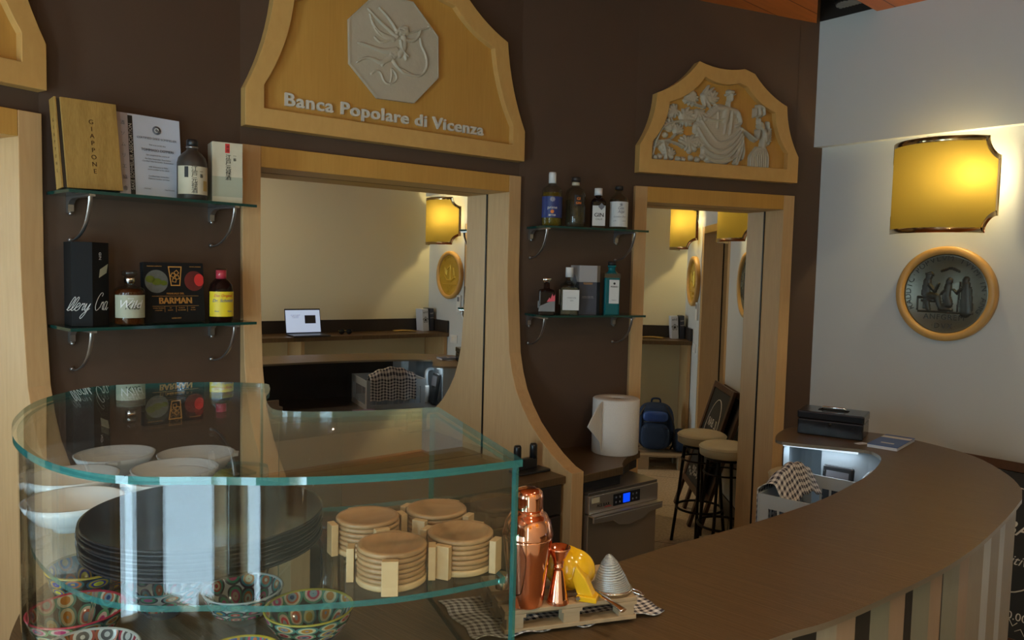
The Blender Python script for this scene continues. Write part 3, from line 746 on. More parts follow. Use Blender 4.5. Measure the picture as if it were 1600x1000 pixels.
# left pediment, mostly out of the frame
plf = pediment(F[-1], 1.225, 0.495, 0.685, 0.104, 0.36, 0.0085, 'maple pediment cut off by the left edge, only its corner showing')
st = [([(0.45 + .05 * k, 0.10 + .03 * (k % 3)), (0.50 + .05 * k, 0.25 - .02 * k), (0.62 + .05 * k, 0.14)], .022, .02) for k in range(9)]
st += [([(1.04, 0.10), (1.06, 0.19)], .018, .018), ([(0.99, 0.09), (1.02, 0.20), (0.96, 0.30)], .02, .02)]
relief('drapery_relief', None, 0.3, 0.068, 0.80, 0.40, 0.0, 0.006, st, 'relief_stone', plf)
# ------------------------------------------------------------------ bar counter
CZ = 1.08
inner_px = [(960, 880), (1040, 855), (1160, 822), (1230, 800), (1290, 778), (1335, 755), (1362, 738), (1377, 718), (1368, 708), (1350, 703), (1290, 697), (1222, 690), (1212, 682), (1225, 671), (1246, 667), (1310, 671), (1380, 678), (1440, 690), (1520, 712), (1575, 742), (1597, 765)]
outer_px = [(1597, 780), (1580.8, 800.6), (1558.8, 824), (1525.8, 853.7), (1484.5, 882.3), (1435, 908.7), (1399, 925.7), (1347, 950), (1286.5, 973.9), (1204, 998.6)]
case_top_px = [(685, 636), (560, 642), (470, 643), (430, 640), (418, 630), (416, 620), (421, 612), (421, 604), (410, 599), (330, 597), (240, 599), (150, 604), (90, 616), (50, 630), (25, 650), (18, 668), (25, 690), (60, 715), (120, 734), (200, 744), (330, 745), (450, 746), (600, 740), (700, 732), (817, 718)]
case_out = [hz(x, y, 1.44) for x, y in case_top_px]
case_s = smooth_line([(*p, 0) for p in case_out], 5)
case_s = [(v.x, v.y) for v in case_s]
cen = (-0.42, 1.22)
def grow(poly, d): return [(x + (x - cen[0]) / math.hypot(x - cen[0], y - cen[1]) * d, y + (y - cen[1]) / math.hypot(x - cen[0], y - cen[1]) * d) for x, y in poly]
inner = [hz(x, y, CZ) for x, y in inner_px]; outer = [hz(x, y, CZ) for x, y in outer_px]
iS = [(v.x, v.y) for v in smooth_line([(*p, 0) for p in inner], 4)]
oS = [(v.x, v.y) for v in smooth_line([(*p, 0) for p in outer + [(0.27, 1.135), (0.10, 1.00)]], 4)]
left = grow([p for p in case_s[:-1] if p[1] < 1.43 or p[0] < -0.2], 0.012)
# walk: inner edge from the case corner, round the far end, back along the front, then round under the case
under = left[::-1]
outline = [(-0.12, 1.425)] + iS + oS + under
cnt = thing('bar_counter', 'long curved bar counter with a dark brown streaked top and striped wooden front', 'counter', (0, 0, 0))
def clean(poly, eps=0.004):
    o = [poly[0]]
    for p in poly[1:]:
        if math.hypot(p[0] - o[-1][0], p[1] - o[-1][1]) > eps: o.append(p)
    return o
outline = clean(outline)
MB().prism(outline, CZ - 0.012, CZ, 'z', 0, 1).build('worktop', ['counter_top', 'counter_edge'], parent=cnt)
# front panelling in strips of different veneers, set back under the edge
stripe = {'a': (0.36, 0.32, 0.25), 'd': (0.02, 0.017, 0.016), 'g': (0.25, 0.25, 0.20), 'p': (0.36, 0.25, 0.175), 'w': (0.50, 0.52, 0.54), 'b': (0.30, 0.245, 0.18)}
for k_, c_ in stripe.items(): M['strip_' + k_] = wood('strip_' + k_, c_, tuple(x * .82 for x in c_), scale=(10, 10, 2), rough=0.4)
keys = list(stripe)
# boundaries along the front edge, from the far end towards the near end, in metres of edge length from the far end
bounds_px = [(1597, 780, 'b'), (1581, 801, 'w'), (1573, 810, 'b'), (1559, 824, 'w'), (1549, 834, 'b'), (1526, 854, 'p'), (1511, 865, 'g'), (1486, 882, 'd'), (1484, 883, 'p'), (1465, 893, 'g'), (1436, 908, 'd'), (1424, 914, 'p'), (1400, 925, 'g'), (1371, 939, 'd'), (1347, 950, 'p'), (1317, 962, 'a'), (1287, 974, 'd'), (1248, 986, 'a')]
def arclen(poly):
    s = [0]
    for a, b2 in zip(poly, poly[1:]): s.append(s[-1] + math.hypot(b2[0] - a[0], b2[1] - a[1]))
    return s
front = clean(oS + [p for p in under if p[1] < 1.12])
aS = arclen(front)
def at_s(s):
    for k in range(len(aS) - 1):
        if s <= aS[k + 1]:
            t = (s - aS[k]) / (aS[k + 1] - aS[k]); a, b2 = front[k], front[k + 1]
            d = Vector((b2[0] - a[0], b2[1] - a[1])).normalized()
            return Vector((a[0] + (b2[0] - a[0]) * t, a[1] + (b2[1] - a[1]) * t)), Vector((-d.y, d.x)) * -1
    a, b2 = front[-2], front[-1]; d = Vector((b2[0] - a[0], b2[1] - a[1])).normalized(); return Vector(b2), Vector((-d.y, d.x)) * -1
def near_s(p):
    best = (9, 0)
    for k in range(400):
        s = aS[-1] * k / 400; q, _ = at_s(s); dd = math.hypot(q.x - p[0], q.y - p[1])
        if dd < best[0]: best = (dd, s)
    return best[1]
bd = [(near_s(hz(x, y, CZ)), c_) for x, y, c_ in bounds_px]
s = bd[-1][0]; rr = random.Random(3); seq = 'adpgdpagpdabgpadp'; k = 0
while s < aS[-1] - 0.05: s += rr.choice([0.035, 0.06, 0.085]); bd.append((s, seq[k % len(seq)])); k += 1
b = MB()
def inward(nrm, q):  # direction into the counter body
    return nrm if (Vector((0.6, 1.75)) - q).dot(nrm) > 0 else -nrm
for i, (s0, c_) in enumerate(bd):
    s1 = bd[i + 1][0] if i + 1 < len(bd) else aS[-1]
    nseg = max(1, int((s1 - s0) / 0.04)); mi = keys.index(c_)
    for j in range(nseg):
        q = []
        for t in (j / nseg, (j + 1) / nseg):
            p, nn = at_s(s0 + (s1 - s0) * t); nn = inward(nn, p); q.append((p + nn * 0.012, p + nn * 0.035))
        vs = [(*q[0][0], 0.02), (*q[1][0], 0.02), (*q[1][1], 0.02), (*q[0][1], 0.02)]; vs += [(v[0], v[1], CZ - 0.0122) for v in vs]
        b.add(vs, [(3, 2, 1, 0), (4, 5, 6, 7), (0, 1, 5, 4), (1, 2, 6, 5), (2, 3, 7, 6), (3, 0, 4, 7)], mi)
b.build('front_panel', ['strip_' + k_ for k_ in keys], parent=cnt, fixn=False)
# rounded far end of the front, from the outer edge round to the tip
b = MB(); endp = iS[iS.index(min(iS, key=lambda p: abs(p[0] - 1.033) + abs(p[1] - 2.95))):]
endp = clean([(p[0] + (1.25 - p[0]) * .10, p[1] + (2.6 - p[1]) * .10) for p in endp] + [(oS[0][0] - .02, oS[0][1] + .02)])
for a, c_ in zip(endp, endp[1:]):
    d = Vector((c_[0] - a[0], c_[1] - a[1])).normalized(); nn = Vector((d.y, -d.x)) * 0.02
    vs = [(a[0], a[1], 0.02), (c_[0], c_[1], 0.02), (c_[0] + nn.x, c_[1] + nn.y, 0.02), (a[0] + nn.x, a[1] + nn.y, 0.02)]; vs += [(v[0], v[1], CZ - 0.0122) for v in vs]
    b.add(vs, [(3, 2, 1, 0), (4, 5, 6, 7), (0, 1, 5, 4), (1, 2, 6, 5), (2, 3, 7, 6), (3, 0, 4, 7)])
b.build('end_panel', 'panel_blue', parent=cnt)
# cool light strip under the far end of the top
lx, ly = 1.16, 2.83
MB().box(-0.13, 0.13, -0.010, 0.010, CZ - 0.0125 - 0.008, CZ - 0.0125).build('light_strip', 'led', parent=cnt, loc=(lx, ly, 0), rz=-0.45)
l = bpy.data.lights.new('strip_light', 'AREA'); l.shape = 'RECTANGLE'; l.size = 0.25; l.size_y = 0.015; l.energy = 0.40; l.color = (0.72, 0.88, 1.0)
o = bpy.data.objects.new('strip_light', l); COL.objects.link(o); o.parent = cnt; o.location = (lx, ly, CZ - 0.024); o.rotation_euler = (0, 0, -0.45)
# core wall under the middle of the top, seen from the staff side
mid = [(0.30, 1.36), (0.62, 1.56), (0.95, 1.83), (1.22, 2.08), (1.36, 2.30), (1.42, 2.52), (1.36, 2.74), (1.18, 2.86)]
mid = [(v.x, v.y) for v in smooth_line([(*p, 0) for p in [(-0.85, 1.06), (-0.35, 1.05), (-0.02, 1.14)] + mid], 4)]
b = MB()
for a, c_ in zip(mid, mid[1:]):
    pale = 1 if (a[1] > 2.40) else 0
    d = Vector((c_[0] - a[0], c_[1] - a[1])).normalized(); nn = Vector((d.y, -d.x)) * 0.02
    vs = [(a[0], a[1], 0.0), (c_[0], c_[1], 0.0), (c_[0] + nn.x, c_[1] + nn.y, 0.0), (a[0] + nn.x, a[1] + nn.y, 0.0)]; vs += [(v[0], v[1], CZ - 0.0185) for v in vs]
    b.add(vs, [(3, 2, 1, 0), (4, 5, 6, 7), (0, 1, 5, 4), (1, 2, 6, 5), (2, 3, 7, 6), (3, 0, 4, 7)], pale)
b.build('back_panel', ['cabinet_dark', 'panel_steel'], parent=cnt)
# lower work shelf on the staff side
SZ = 0.80
low_in = [(-0.62, 1.92), (-0.2, 1.93), (0.20, 2.02), (0.52, 2.20), (0.72, 2.36), (0.86, 2.60), (0.93, 2.80), (1.10, 2.86)]
low_in = [(v.x, v.y) for v in smooth_line([(*p, 0) for p in low_in], 4)]
low = low_in + [(p[0] - .02 * 0, p[1]) for p in [m_ for m_ in mid if m_[0] > -0.7]][::-1]
MB().prism(clean(low), SZ - 0.03, SZ, 'z').build('work_shelf', 'steel_dark', parent=cnt)
b = MB()
for a, c_ in zip(low_in, low_in[1:]):
    d = Vector((c_[0] - a[0], c_[1] - a[1])).normalized(); nn = Vector((d.y, -d.x)) * 0.02
    a2 = (a[0] + nn.x, a[1] + nn.y); c2 = (c_[0] + nn.x, c_[1] + nn.y)
    vs = [(*a2, 0.05), (*c2, 0.05), (c2[0] + nn.x, c2[1] + nn.y, 0.05), (a2[0] + nn.x, a2[1] + nn.y, 0.05)]; vs += [(v[0], v[1], SZ - 0.0305) for v in vs]
    b.add(vs, [(3, 2, 1, 0), (4, 5, 6, 7), (0, 1, 5, 4), (1, 2, 6, 5), (2, 3, 7, 6), (3, 0, 4, 7)])
b.build('cabinet_front', 'cabinet_dark', parent=cnt)

# ------------------------------------------------------------------ glass display case on the counter
case = thing('glass_display_case', 'curved glass display case holding bowls, black plates and coasters', 'display case', (0, 0, CZ))
def strip_wall(poly, z0, z1, th, closed=False, mi=0, me=1, mb=None):
    mb = mb or MB(); n = len(poly); q = []
    for i, p in enumerate(poly):
        a = poly[max(0, i - 1)]; c_ = poly[min(n - 1, i + 1)]; d = Vector((c_[0] - a[0], c_[1] - a[1])).normalized(); nn = Vector((d.y, -d.x)) * th / 2
        q.append(((p[0] + nn.x, p[1] + nn.y), (p[0] - nn.x, p[1] - nn.y)))
    for (a, a2), (c_, c2) in zip(q, q[1:]):
        mb.add([(*a, z0), (*c_, z0), (*c_, z1), (*a, z1)], [(0, 1, 2, 3)], mi, True)
        mb.add([(*a2, z0), (*c2, z0), (*c2, z1), (*a2, z1)], [(3, 2, 1, 0)], mi, True)
        for z in (z0, z1): mb.add([(*a, z), (*c_, z), (*c2, z), (*a2, z)], [(0, 1, 2, 3)], me)
    for (a, a2) in (q[0], q[-1]): mb.add([(*a, z0), (*a2, z0), (*a2, z1), (*a, z1)], [(0, 1, 2, 3)], me)
    return mb
CT = 0.36
def slab_glass(name, poly, z, th, parent, mats=('case_glass', 'case_edge')):
    return MB().prism(poly, z, z + th, 'z', 0, 1).build(name, list(mats), parent=parent)
slab_glass('top_pane', clean(case_s, 0.003), CT - 0.010, 0.010, case, ('case_top', 'case_edge'))
iN = [k for k, p in enumerate(case_s) if p[1] == min(q[1] for q in case_s)][0]
curve = grow([p for p in case_s if p[0] < 0.1], -0.012)
# curved front from the back-left, round the left end, along the front to the near corner
i0 = min(range(len(curve)), key=lambda k: math.hypot(curve[k][0] + 0.54, curve[k][1] - 1.66))
curve_f = clean(curve[i0:], 0.004)
strip_wall(curve_f, 0.0, CT - 0.0105, 0.009).build('curved_pane', ['case_glass', 'case_edge'], parent=case, fixn=False)
side = [(0.010, 1.052), (-0.143, 1.410)]
strip_wall(side, 0.0, CT - 0.0105, 0.010).build('side_pane', ['case_glass', 'case_edge'], parent=case, fixn=False)
def inset_poly(z): return grow(case_s, -0.022)
shelf = clean(inset_poly(0), 0.004)
slab_glass('middle_shelf', shelf, 1.262 - CZ, 0.008, case)
back = [(-0.30, 1.365), (-0.42, 1.36), (-0.46, 1.44), (-0.50, 1.55), (-0.55, 1.635)]
b = MB(); strip_wall([(-0.30, 1.362), (-0.41, 1.352)], 0.001, CT - 0.011, 0.007, mb=b); b.build('back_pane', ['case_glass', 'case_edge'], parent=case)
for x, y in ((0.0, 1.09), (-0.11, 1.345)):
    MB().lathe([(0.009, 0), (0.009, 0.022)], c=(x - 0.006, y, 1.238 - CZ), seg=12).build('shelf_clip', 'chrome', parent=case)

# ------------------------------------------------------------------ dishes in the case
MS = 1.2705
def bowl_prof(r, h, foot, th=0.004): 
    return [(0.001, 0.004), (foot, 0.0), (foot + .002, 0.006), (r * .72, h * .35), (r * .93, h * .75), (r, h), (r - th, h), (r * .93 - th, h * .77), (r * .70 - th, h * .40), (foot, 0.011), (0.001, 0.009)]
b = MB(); b.lathe(bowl_prof(0.074, 0.047, 0.030), seg=40)
b.prism([(-0.080, -0.008), (-0.070, -0.014), (-0.070, 0.014), (-0.080, 0.008)], 0.040, 0.0465)
wb = b.build('serving_bowl', 'white_ceramic')
spots = [(-0.695, 1.208, MS, 'white porcelain bowl nearest the curved front, left of the black plates'), (-0.773, 1.346, MS, 'white porcelain bowl against the left curve, behind the nearest white bowl'),
         (-0.783, 1.507, MS, 'white porcelain bowl at the back left of the middle shelf'), (-0.627, 1.522, MS, 'white porcelain bowl at the back, beside the bowl in the corner'),
         (-0.606, 1.352, MS, 'lower white bowl of the nested pair behind the black plates'), (-0.600, 1.364, MS + 0.0125, 'upper white bowl of the nested pair behind the black plates')]
for k, (x, y, z, lab) in enumerate(spots):
    o = wb if k == 0 else copy_tree(wb); o.location = (x, y, z); o.rotation_euler.z = (-0.35, -0.5, 2.0, 3.4, 0.6, 2.4)[k]
    tag(o, lab, 'bowl', 'white bowls in the display case')
b = MB(); b.lathe([(0.001, 0.001), (0.132, 0.0), (0.147, 0.004), (0.1705, 0.0095), (0.172, 0.0125), (0.168, 0.0125), (0.145, 0.0062), (0.001, 0.0045)], seg=64)
pl0 = b.build('dinner_plate', 'black_gloss')
for k in range(8):
    o = pl0 if k == 0 else copy_tree(pl0); o.location = (-0.458 + 0.0015 * math.sin(k * 2), 1.145 + 0.0015 * math.cos(k * 3), MS + k * 0.0060)
    pos = ['bottom', 'second from the bottom', 'third from the bottom', 'fourth from the bottom', 'fourth from the top', 'third from the top', 'second from the top', 'topmost'][k]
    tag(o, 'large black plate, %s of the stack in the case' % pos, 'plate', 'stack of black plates')
# coasters in four slotted holders
def coaster_set(x, y, rz, where):
    h = thing('coaster_holder', 'light wood coaster holder with four uprights, ' + where, 'coaster holder', (x, y, MS), rz, 'coaster holders on the middle shelf')
    MB().lathe([(0.001, 0), (0.0475, 0), (0.0485, 0.002), (0.0485, 0.007), (0.0475, 0.0085), (0.001, 0.0085)], seg=40).build('base', 'birch', parent=h)
    for k in range(4):
        T = Matrix.Rotation(k * PI / 2, 4, 'Z')
        MB().box(-0.011, 0.011, -0.0605, -0.0502, 0.0, 0.047, T=T).build('upright', 'birch', parent=h, bevel=0.0008)
    for k in range(6):
        c_ = MB(); c_.lathe([(0.001, 0), (0.0455, 0), (0.0475, 0.0015), (0.0475, 0.0050), (0.046, 0.0068), (0.0405, 0.0068), (0.0385, 0.0055), (0.001, 0.0055)], seg=40)
        o = c_.build('coaster', 'acacia', loc=(x + rr.uniform(-.0008, .0008), y + rr.uniform(-.0008, .0008), MS + 0.0088 + k * 0.0071), rz=rr.uniform(0, 6))
        tag(o, 'round wooden coaster, %s in the holder %s' % (['lowest', 'second from the bottom', 'third from the bottom', 'third from the top', 'second from the top', 'topmost'][k], where), 'coaster', 'coasters in the slotted holders')
coaster_set(-0.158, 1.036, 0.12, 'nearest the curved glass')
coaster_set(-0.067, 1.092, 1.19, 'nearest the copper shaker')
coaster_set(-0.212, 1.150, 0.55, 'nearest the black plates')
coaster_set(-0.112, 1.198, 1.19, 'farthest back in the case')
# painted bowls on the counter inside the case
PC = [[(.02, .05, .16), (.30, .33, .36), (.60, .16, .04), (.75, .62, .40), (.10, .28, .20), (.02, .02, .02)],
      [(.01, .01, .02), (.55, .55, .52), (.10, .10, .10), (.62, .60, .56), (.35, .03, .05), (.02, .02, .02)],
      [(.45, .04, .04), (.65, .50, .35), (.50, .08, .05), (.03, .25, .20), (.02, .03, .05), (.6, .6, .55)],
      [(.70, .40, .03), (.80, .55, .06), (.05, .10, .30), (.55, .22, .03), (.03, .12, .14), (.02, .02, .02)]]
def painted_bowl(x, y, z, pal, rim, body, lab, r=0.073, h=0.058, sc=2.6):
    m1 = painted('painted_%d' % len([q for q in bpy.data.materials if q.name.startswith('painted')]), PC[pal], sc, body)
    m2 = mat('bowl_body', body, 0.15, var=0.1); m3 = mat('bowl_rim', rim, 0.2, var=0.1)
    t = thing('painted_bowl', lab, 'bowl', (x, y, z), rr.uniform(0, 6), 'patterned bowls on the counter inside the case')
    MB().lathe([(0.001, 0.003), (0.028, 0), (0.03, 0.005), (r * .66, h * .24), (r * .78, h * .40)], seg=40, cap=False).build('lower_body', m2, parent=t)
    MB().lathe([(r * .78, h * .40), (r * .90, h * .65), (r * .985, h * .97)], seg=40, cap=False).build('painted_outside', m1, parent=t)
    MB().lathe([(r - .005, h * .97), (r * .88 - .005, h * .65), (r * .62, h * .26), (0.022, 0.010), (0.001, 0.008)], seg=40, cap=False).build('painted_inside', m1, parent=t)
    MB().lathe([(r * .985, h * .97), (r, h), (r - .003, h * 1.02), (r - .005, h * .97)], seg=40, cap=False).build('rim', m3, parent=t)
Z0 = CZ + 0.0005
painted_bowl(-0.323, 1.233, Z0, 0, (.5, .4, .05), (.02, .02, .22), 'peacock scale bowl with a dark blue underside, right of the black foot under the plates')
painted_bowl(-0.455, 1.300, Z0, 2, (.75, .75, .7), (.03, .05, .03), 'bowl with red petals and a white beaded rim, directly under the black plates', r=.068)
painted_bowl(-0.388, 1.095, Z0, 3, (.75, .55, .04), (.4, .25, .03), 'yellow rimmed patterned bowl at the bottom edge of the picture', r=.062, h=.046)
painted_bowl(-0.745, 1.345, Z0, 3, (.70, .45, .04), (.5, .3, .02), 'orange and blue flowered bowl at the back left under the white bowls', r=.072, h=.075)
painted_bowl(-0.690, 1.205, Z0, 0, (.65, .04, .08), (.60, .04, .08), 'peacock scale bowl with a red underside at the left curve')
painted_bowl(-0.600, 1.318, Z0, 2, (.10, .28, .30), (.02, .10, .20), 'dark green and red bowl half hidden behind the eye patterned bowl', r=.066)
painted_bowl(-0.603, 1.072, Z0, 1, (.6, .6, .55), (.02, .03, .30), 'grey eye patterned bowl nearest the curved front', r=.074)
# black-footed stand under the plates
b = MB(); b.lathe([(0.040, 0), (0.040, 0.004), (0.012, 0.02), (0.012, 0.12), (0.03, 0.160), (0.03, 0.176)], seg=28)
o = b.build('cake_stand_foot', 'black_gloss', loc=(-0.318, 1.335, CZ + 0.0005)); tag(o, 'black turned stand with a wide foot behind the peacock scale bowl', 'stand')

# ------------------------------------------------------------------ bar tools on the checked towel
tw = [hz(x, y, CZ + .002) for x, y in ((686, 941), (765, 1010), (1033, 957), (985, 921), (800, 905))]
def towel_flat():
    a = Vector((-0.125, 1.390)); b2 = Vector((-0.045, 1.235)); c_ = Vector((0.292, 1.362)); d = Vector((0.215, 1.500))
    def fn(u, v):
        p = (a * (1 - u) + d * u) * (1 - v) + (b2 * (1 - u) + c_ * u) * v
        z = 0.003 + 0.0016 * math.sin(u * 23 + v * 4) * math.sin(v * 9) + (0.004 * max(0, v - .88) / .12 * (1 + math.sin(u * 31)) if v > .88 else 0)
        if u > .93: z += 0.004 * (u - .93) / .07
        p = p + Vector((0.004 * math.sin(v * 12), 0.005 * math.sin(u * 17 + 1) * v))
        return (p.x, p.y, CZ + z)
    mb = MB(); mb.grid(fn, 70, 34, uvf=lambda u, v: (u * 28, v * 14))
    return mb.build('checked_towel', 'towel', solid=0.002, fixn=False)
o = towel_flat(); tag(o, 'black and white checked towel lying flat on the counter under the mini pallet', 'towel')
pa = Vector(hz(790, 985, 1.115)); pang = math.radians(17.5)
pal = thing('mini_pallet', 'small light wood pallet on the checked towel carrying bar tools', 'pallet', (0.0, 1.255, CZ + 0.007), pang)
PLx, PLy = 0.245, 0.155
for k in range(4):
    y0 = k * (PLy - 0.028) / 3; MB().box(0, PLx, y0, y0 + 0.028, 0.033, 0.040).build('deck_board', 'pallet', parent=pal, bevel=0.0008)
for y0 in (0.0, 0.0635, 0.127): MB().box(0.0, PLx, y0, y0 + 0.028, 0.0, 0.007).build('bottom_board', 'pallet', parent=pal, bevel=0.0008)
for x0 in (0.0, 0.103, 0.207):
    MB().box(x0, x0 + 0.038, 0.0, PLy, 0.0262, 0.0328).build('cross_board', 'pallet', parent=pal)
    for y0 in (0.0, 0.0635, 0.127): MB().box(x0 + .004, x0 + 0.034, y0 + .002, y0 + 0.026, 0.0072, 0.026).build('block', 'pallet', parent=pal)
PT = CZ + 0.007 + 0.0402
sh = thing('cocktail_shaker', 'shiny copper cocktail shaker standing on the mini pallet', 'shaker', (0.036, 1.290, PT))
MB().lathe([(0.001, 0), (0.027, 0), (0.030, 0.003), (0.0325, 0.03), (0.0405, 0.098), (0.0425, 0.117), (0.0425, 0.121), (0.001, 0.121)], seg=48, cap=False).build('tumbler', 'copper', parent=sh)
MB().lathe([(0.0435, 0.1212), (0.0440, 0.126), (0.0415, 0.134), (0.039, 0.146), (0.032, 0.158), (0.0255, 0.1625), (0.0255, 0.168), (0.001, 0.168)], seg=48, cap=False).build('strainer_top', 'copper', parent=sh)
MB().lathe([(0.0250, 0.1640), (0.0250, 0.188), (0.0235, 0.196), (0.018, 0.2015), (0.010, 0.2035), (0.001, 0.204)], seg=48, cap=False).build('cap', 'copper', parent=sh)
jg = thing('jigger', 'double ended copper jigger in front of the yellow squeezer', 'jigger', (0.091, 1.299, PT))
MB().lathe([(0.0195, 0), (0.0200, 0.002), (0.0175, 0.010), (0.0085, 0.056), (0.0072, 0.0605), (0.0090, 0.062), (0.0090, 0.0645), (0.0078, 0.066), (0.0118, 0.078), (0.0190, 0.094), (0.0200, 0.098), (0.0190, 0.098), (0.0112, 0.080), (0.001, 0.070)], seg=40, cap=False).build('cups', 'copper', parent=jg)
# hinged yellow squeezer lying on its side
sq = thing('citrus_squeezer', 'bright yellow hinged citrus squeezer lying behind the copper jigger', 'squeezer', (0.122, 1.352, PT), math.radians(-18))
b = MB(); prof = [(0.0005, 0.038)] + [(0.036 * math.sin(a), 0.036 * math.cos(a) + 0.0) for a in [k * PI / 16 for k in range(1, 9)]] + [(0.0385, -0.002), (0.0385, -0.006), (0.034, -0.006)]
b.lathe(prof, seg=36, T=Matrix.Translation((0, 0, 0.0395)) @ Matrix.Rotation(PI / 2 + .2, 4, 'X') , cap=False)
b.build('cup', 'yellow_paint', parent=sq)
b = MB(); b.lathe([(0.0005, 0.030)] + [(0.033 * math.sin(a), 0.030 * math.cos(a)) for a in [k * PI / 16 for k in range(1, 9)]] + [(0.040, -0.001), (0.040, -0.005)], seg=36, T=Matrix.Translation((-0.012, -0.010, 0.042)) @ Matrix.Rotation(PI / 2 - .1, 4, 'X'), cap=False)
b.build('presser', 'yellow_paint', parent=sq)
b = MB(); b.prism([(0.012, 0.060), (0.030, 0.040), (0.044, 0.012), (0.048, 0.004), (0.030, 0.0), (0.018, 0.006), (0.006, 0.034)], -0.040, -0.018, 'y'); b.build('hinge_arm', 'yellow_paint', parent=sq, bevel=0.002)
b = MB(); b.box(0.016, 0.052, -0.046, -0.014, 0.0, 0.010); b.build('hinge', 'yellow_paint', parent=sq, bevel=0.002)
MB().tube([(0.020, -0.049, 0.006), (0.020, -0.012, 0.006)], 0.0035, 12).build('hinge_pin', 'chrome', parent=sq)
MB().tube([(-0.02, 0.006, 0.034), (-0.06, 0.022, 0.018), (-0.088, 0.035, 0.012)], [0.010, 0.008, 0.007], 12, flat=.6).build('handle', 'yellow_paint', parent=sq)
# conical strainer, mesh cone up
M['mesh'] = None
def mesh_material():
    m, t, bs = nt('wire_mesh'); N = t.nodes; L = t.links; out = N['Material Output']
    bs.inputs['Base Color'].default_value = (0.42, 0.46, 0.48, 1); bs.inputs['Metallic'].default_value = 0.5; bs.inputs['Roughness'].default_value = 0.5
    uv = N.new('ShaderNodeUVMap'); sp = N.new('ShaderNodeSeparateXYZ'); L.new(uv.outputs[0], sp.inputs[0]); hs = []
    for k, f in ((0, 90), (1, 26)):
        mu = N.new('ShaderNodeMath'); mu.operation = 'MULTIPLY'; mu.inputs[1].default_value = f; L.new(sp.outputs[k], mu.inputs[0])
        fr = N.new('ShaderNodeMath'); fr.operation = 'FRACT'; L.new(mu.outputs[0], fr.inputs[0])
        g = N.new('ShaderNodeMath'); g.operation = 'LESS_THAN'; g.inputs[1].default_value = 0.42 if k else 0.45; L.new(fr.outputs[0], g.inputs[0]); hs.append(g)
    mxx = N.new('ShaderNodeMath'); mxx.operation = 'MAXIMUM'; L.new(hs[0].outputs[0], mxx.inputs[0]); L.new(hs[1].outputs[0], mxx.inputs[1])
    tr = N.new('ShaderNodeBsdfTransparent'); mx = N.new('ShaderNodeMixShader'); L.new(mxx.outputs[0], mx.inputs[0]); L.new(tr.outputs[0], mx.inputs[1]); L.new(bs.outputs[0], mx.inputs[2]); L.new(mx.outputs[0], out.inputs[0])
    return m
M['mesh'] = mesh_material()
sn = thing('conical_strainer', 'fine wire mesh cone strainer resting on the right end of the mini pallet', 'strainer', (0.191, 1.352, PT + 0.003), math.radians(10))
Tt = Matrix.Rotation(math.radians(-6), 4, 'Y')
MB().lathe([(0.0345, 0.003), (0.027, 0.024), (0.015, 0.050), (0.006, 0.062), (0.0008, 0.0655)], seg=40, T=Tt, cap=False).build('mesh_cone', 'mesh', parent=sn)
b = MB(); b.tube([(0.0355 * math.cos(a), 0.0355 * math.sin(a), 0.004) for a in [k * PI / 16 for k in range(32)]], 0.0024, 8, closed=True); b.build('rim', 'chrome', parent=sn)
hd = smooth_line([(-0.034, -0.01, 0.004), (-0.030, -0.040, 0.006), (-0.012, -0.066, 0.000), (-0.003, -0.080, -0.004)], 5)
MB().tube(hd, [0.003 + .0045 * (k / len(hd)) for k in range(len(hd))], 10, flat=.5).build('handle', 'chrome', parent=sn)
MB().tube(smooth_line([(0.034, -0.012, 0.004), (0.046, -0.02, 0.002), (0.048, -0.034, 0.0), (0.030, -0.018, 0.003)], 5), 0.0016, 8).build('hook', 'chrome', parent=sn)
# ------------------------------------------------------------------ glass wall shelves on bent brackets
def bracket(x, parent, L=0.15):
    """slim curved bracket; local frame of the shelf, y = 0.02 is the wall"""
    T = Matrix.Translation((x, 0, 0)); b = MB()
    b.box(-0.008, 0.008, -0.165, 0.0, -0.0065, -0.0005, T=T)
    b.prism([(0.002, -0.0005), (0.0195, -0.0005), (0.0195, -0.046), (0.012, -0.050), (0.004, -0.044), (0.003, -0.024), (-0.012, -0.012), (-0.030, -0.007)], -0.008, 0.008, 'x', T=T)
    c_ = smooth_line([(x, -0.150, -0.004), (x, -0.145, -0.030), (x, -0.118, -0.078), (x, -0.070, -0.113), (x, -0.022, -0.128), (x, 0.012, -0.129)], 5)
    b.tube(c_, [0.0065 - .0025 * k / len(c_) for k in range(len(c_))], 10, flat=.6)
    b.sphere((x, 0.012, -0.128), 0.007); b.sphere((x, 0.008, -0.050), 0.006)
    b.build('bracket', 'bracket', parent=parent)
def glass_shelf(fr, x0, x1, z, depth, bx, label):
    t = thing('glass_shelf', label, 'shelf', (0, 0, z), fr=fr)
    poly = [(x0, 0.019), (x1, 0.019), (x1, -depth + .0), (x0, -depth)]
    MB().prism(poly, 0.0, 0.009, 'z', 0, 1).build('glass_plate', ['shelf_glass', 'shelf_edge'], parent=t)
    for x in bx: bracket(x, t)
    return t
ZT, ZB = 1.886, 1.496
S0 = (0.015, 0.62); 
glass_shelf(F[0], 0.014, 0.585, ZT, 0.165, (0.075, 0.515), 'upper glass shelf left of the wide mirror, carrying the book and certificate')
glass_shelf(F[0], 0.014, 0.585, ZB, 0.165, (0.075, 0.515), 'lower glass shelf left of the wide mirror, carrying the bartending book')
glass_shelf(F[2], 0.042, 0.575, ZT, 0.165, (0.060, 0.510), 'upper glass shelf between the two mirrors, carrying four bottles')
glass_shelf(F[2], 0.042, 0.575, ZB, 0.165, (0.060, 0.510), 'lower glass shelf between the two mirrors, carrying the teal bottle')
T0, B0 = ZT + 0.0095, ZB + 0.0095

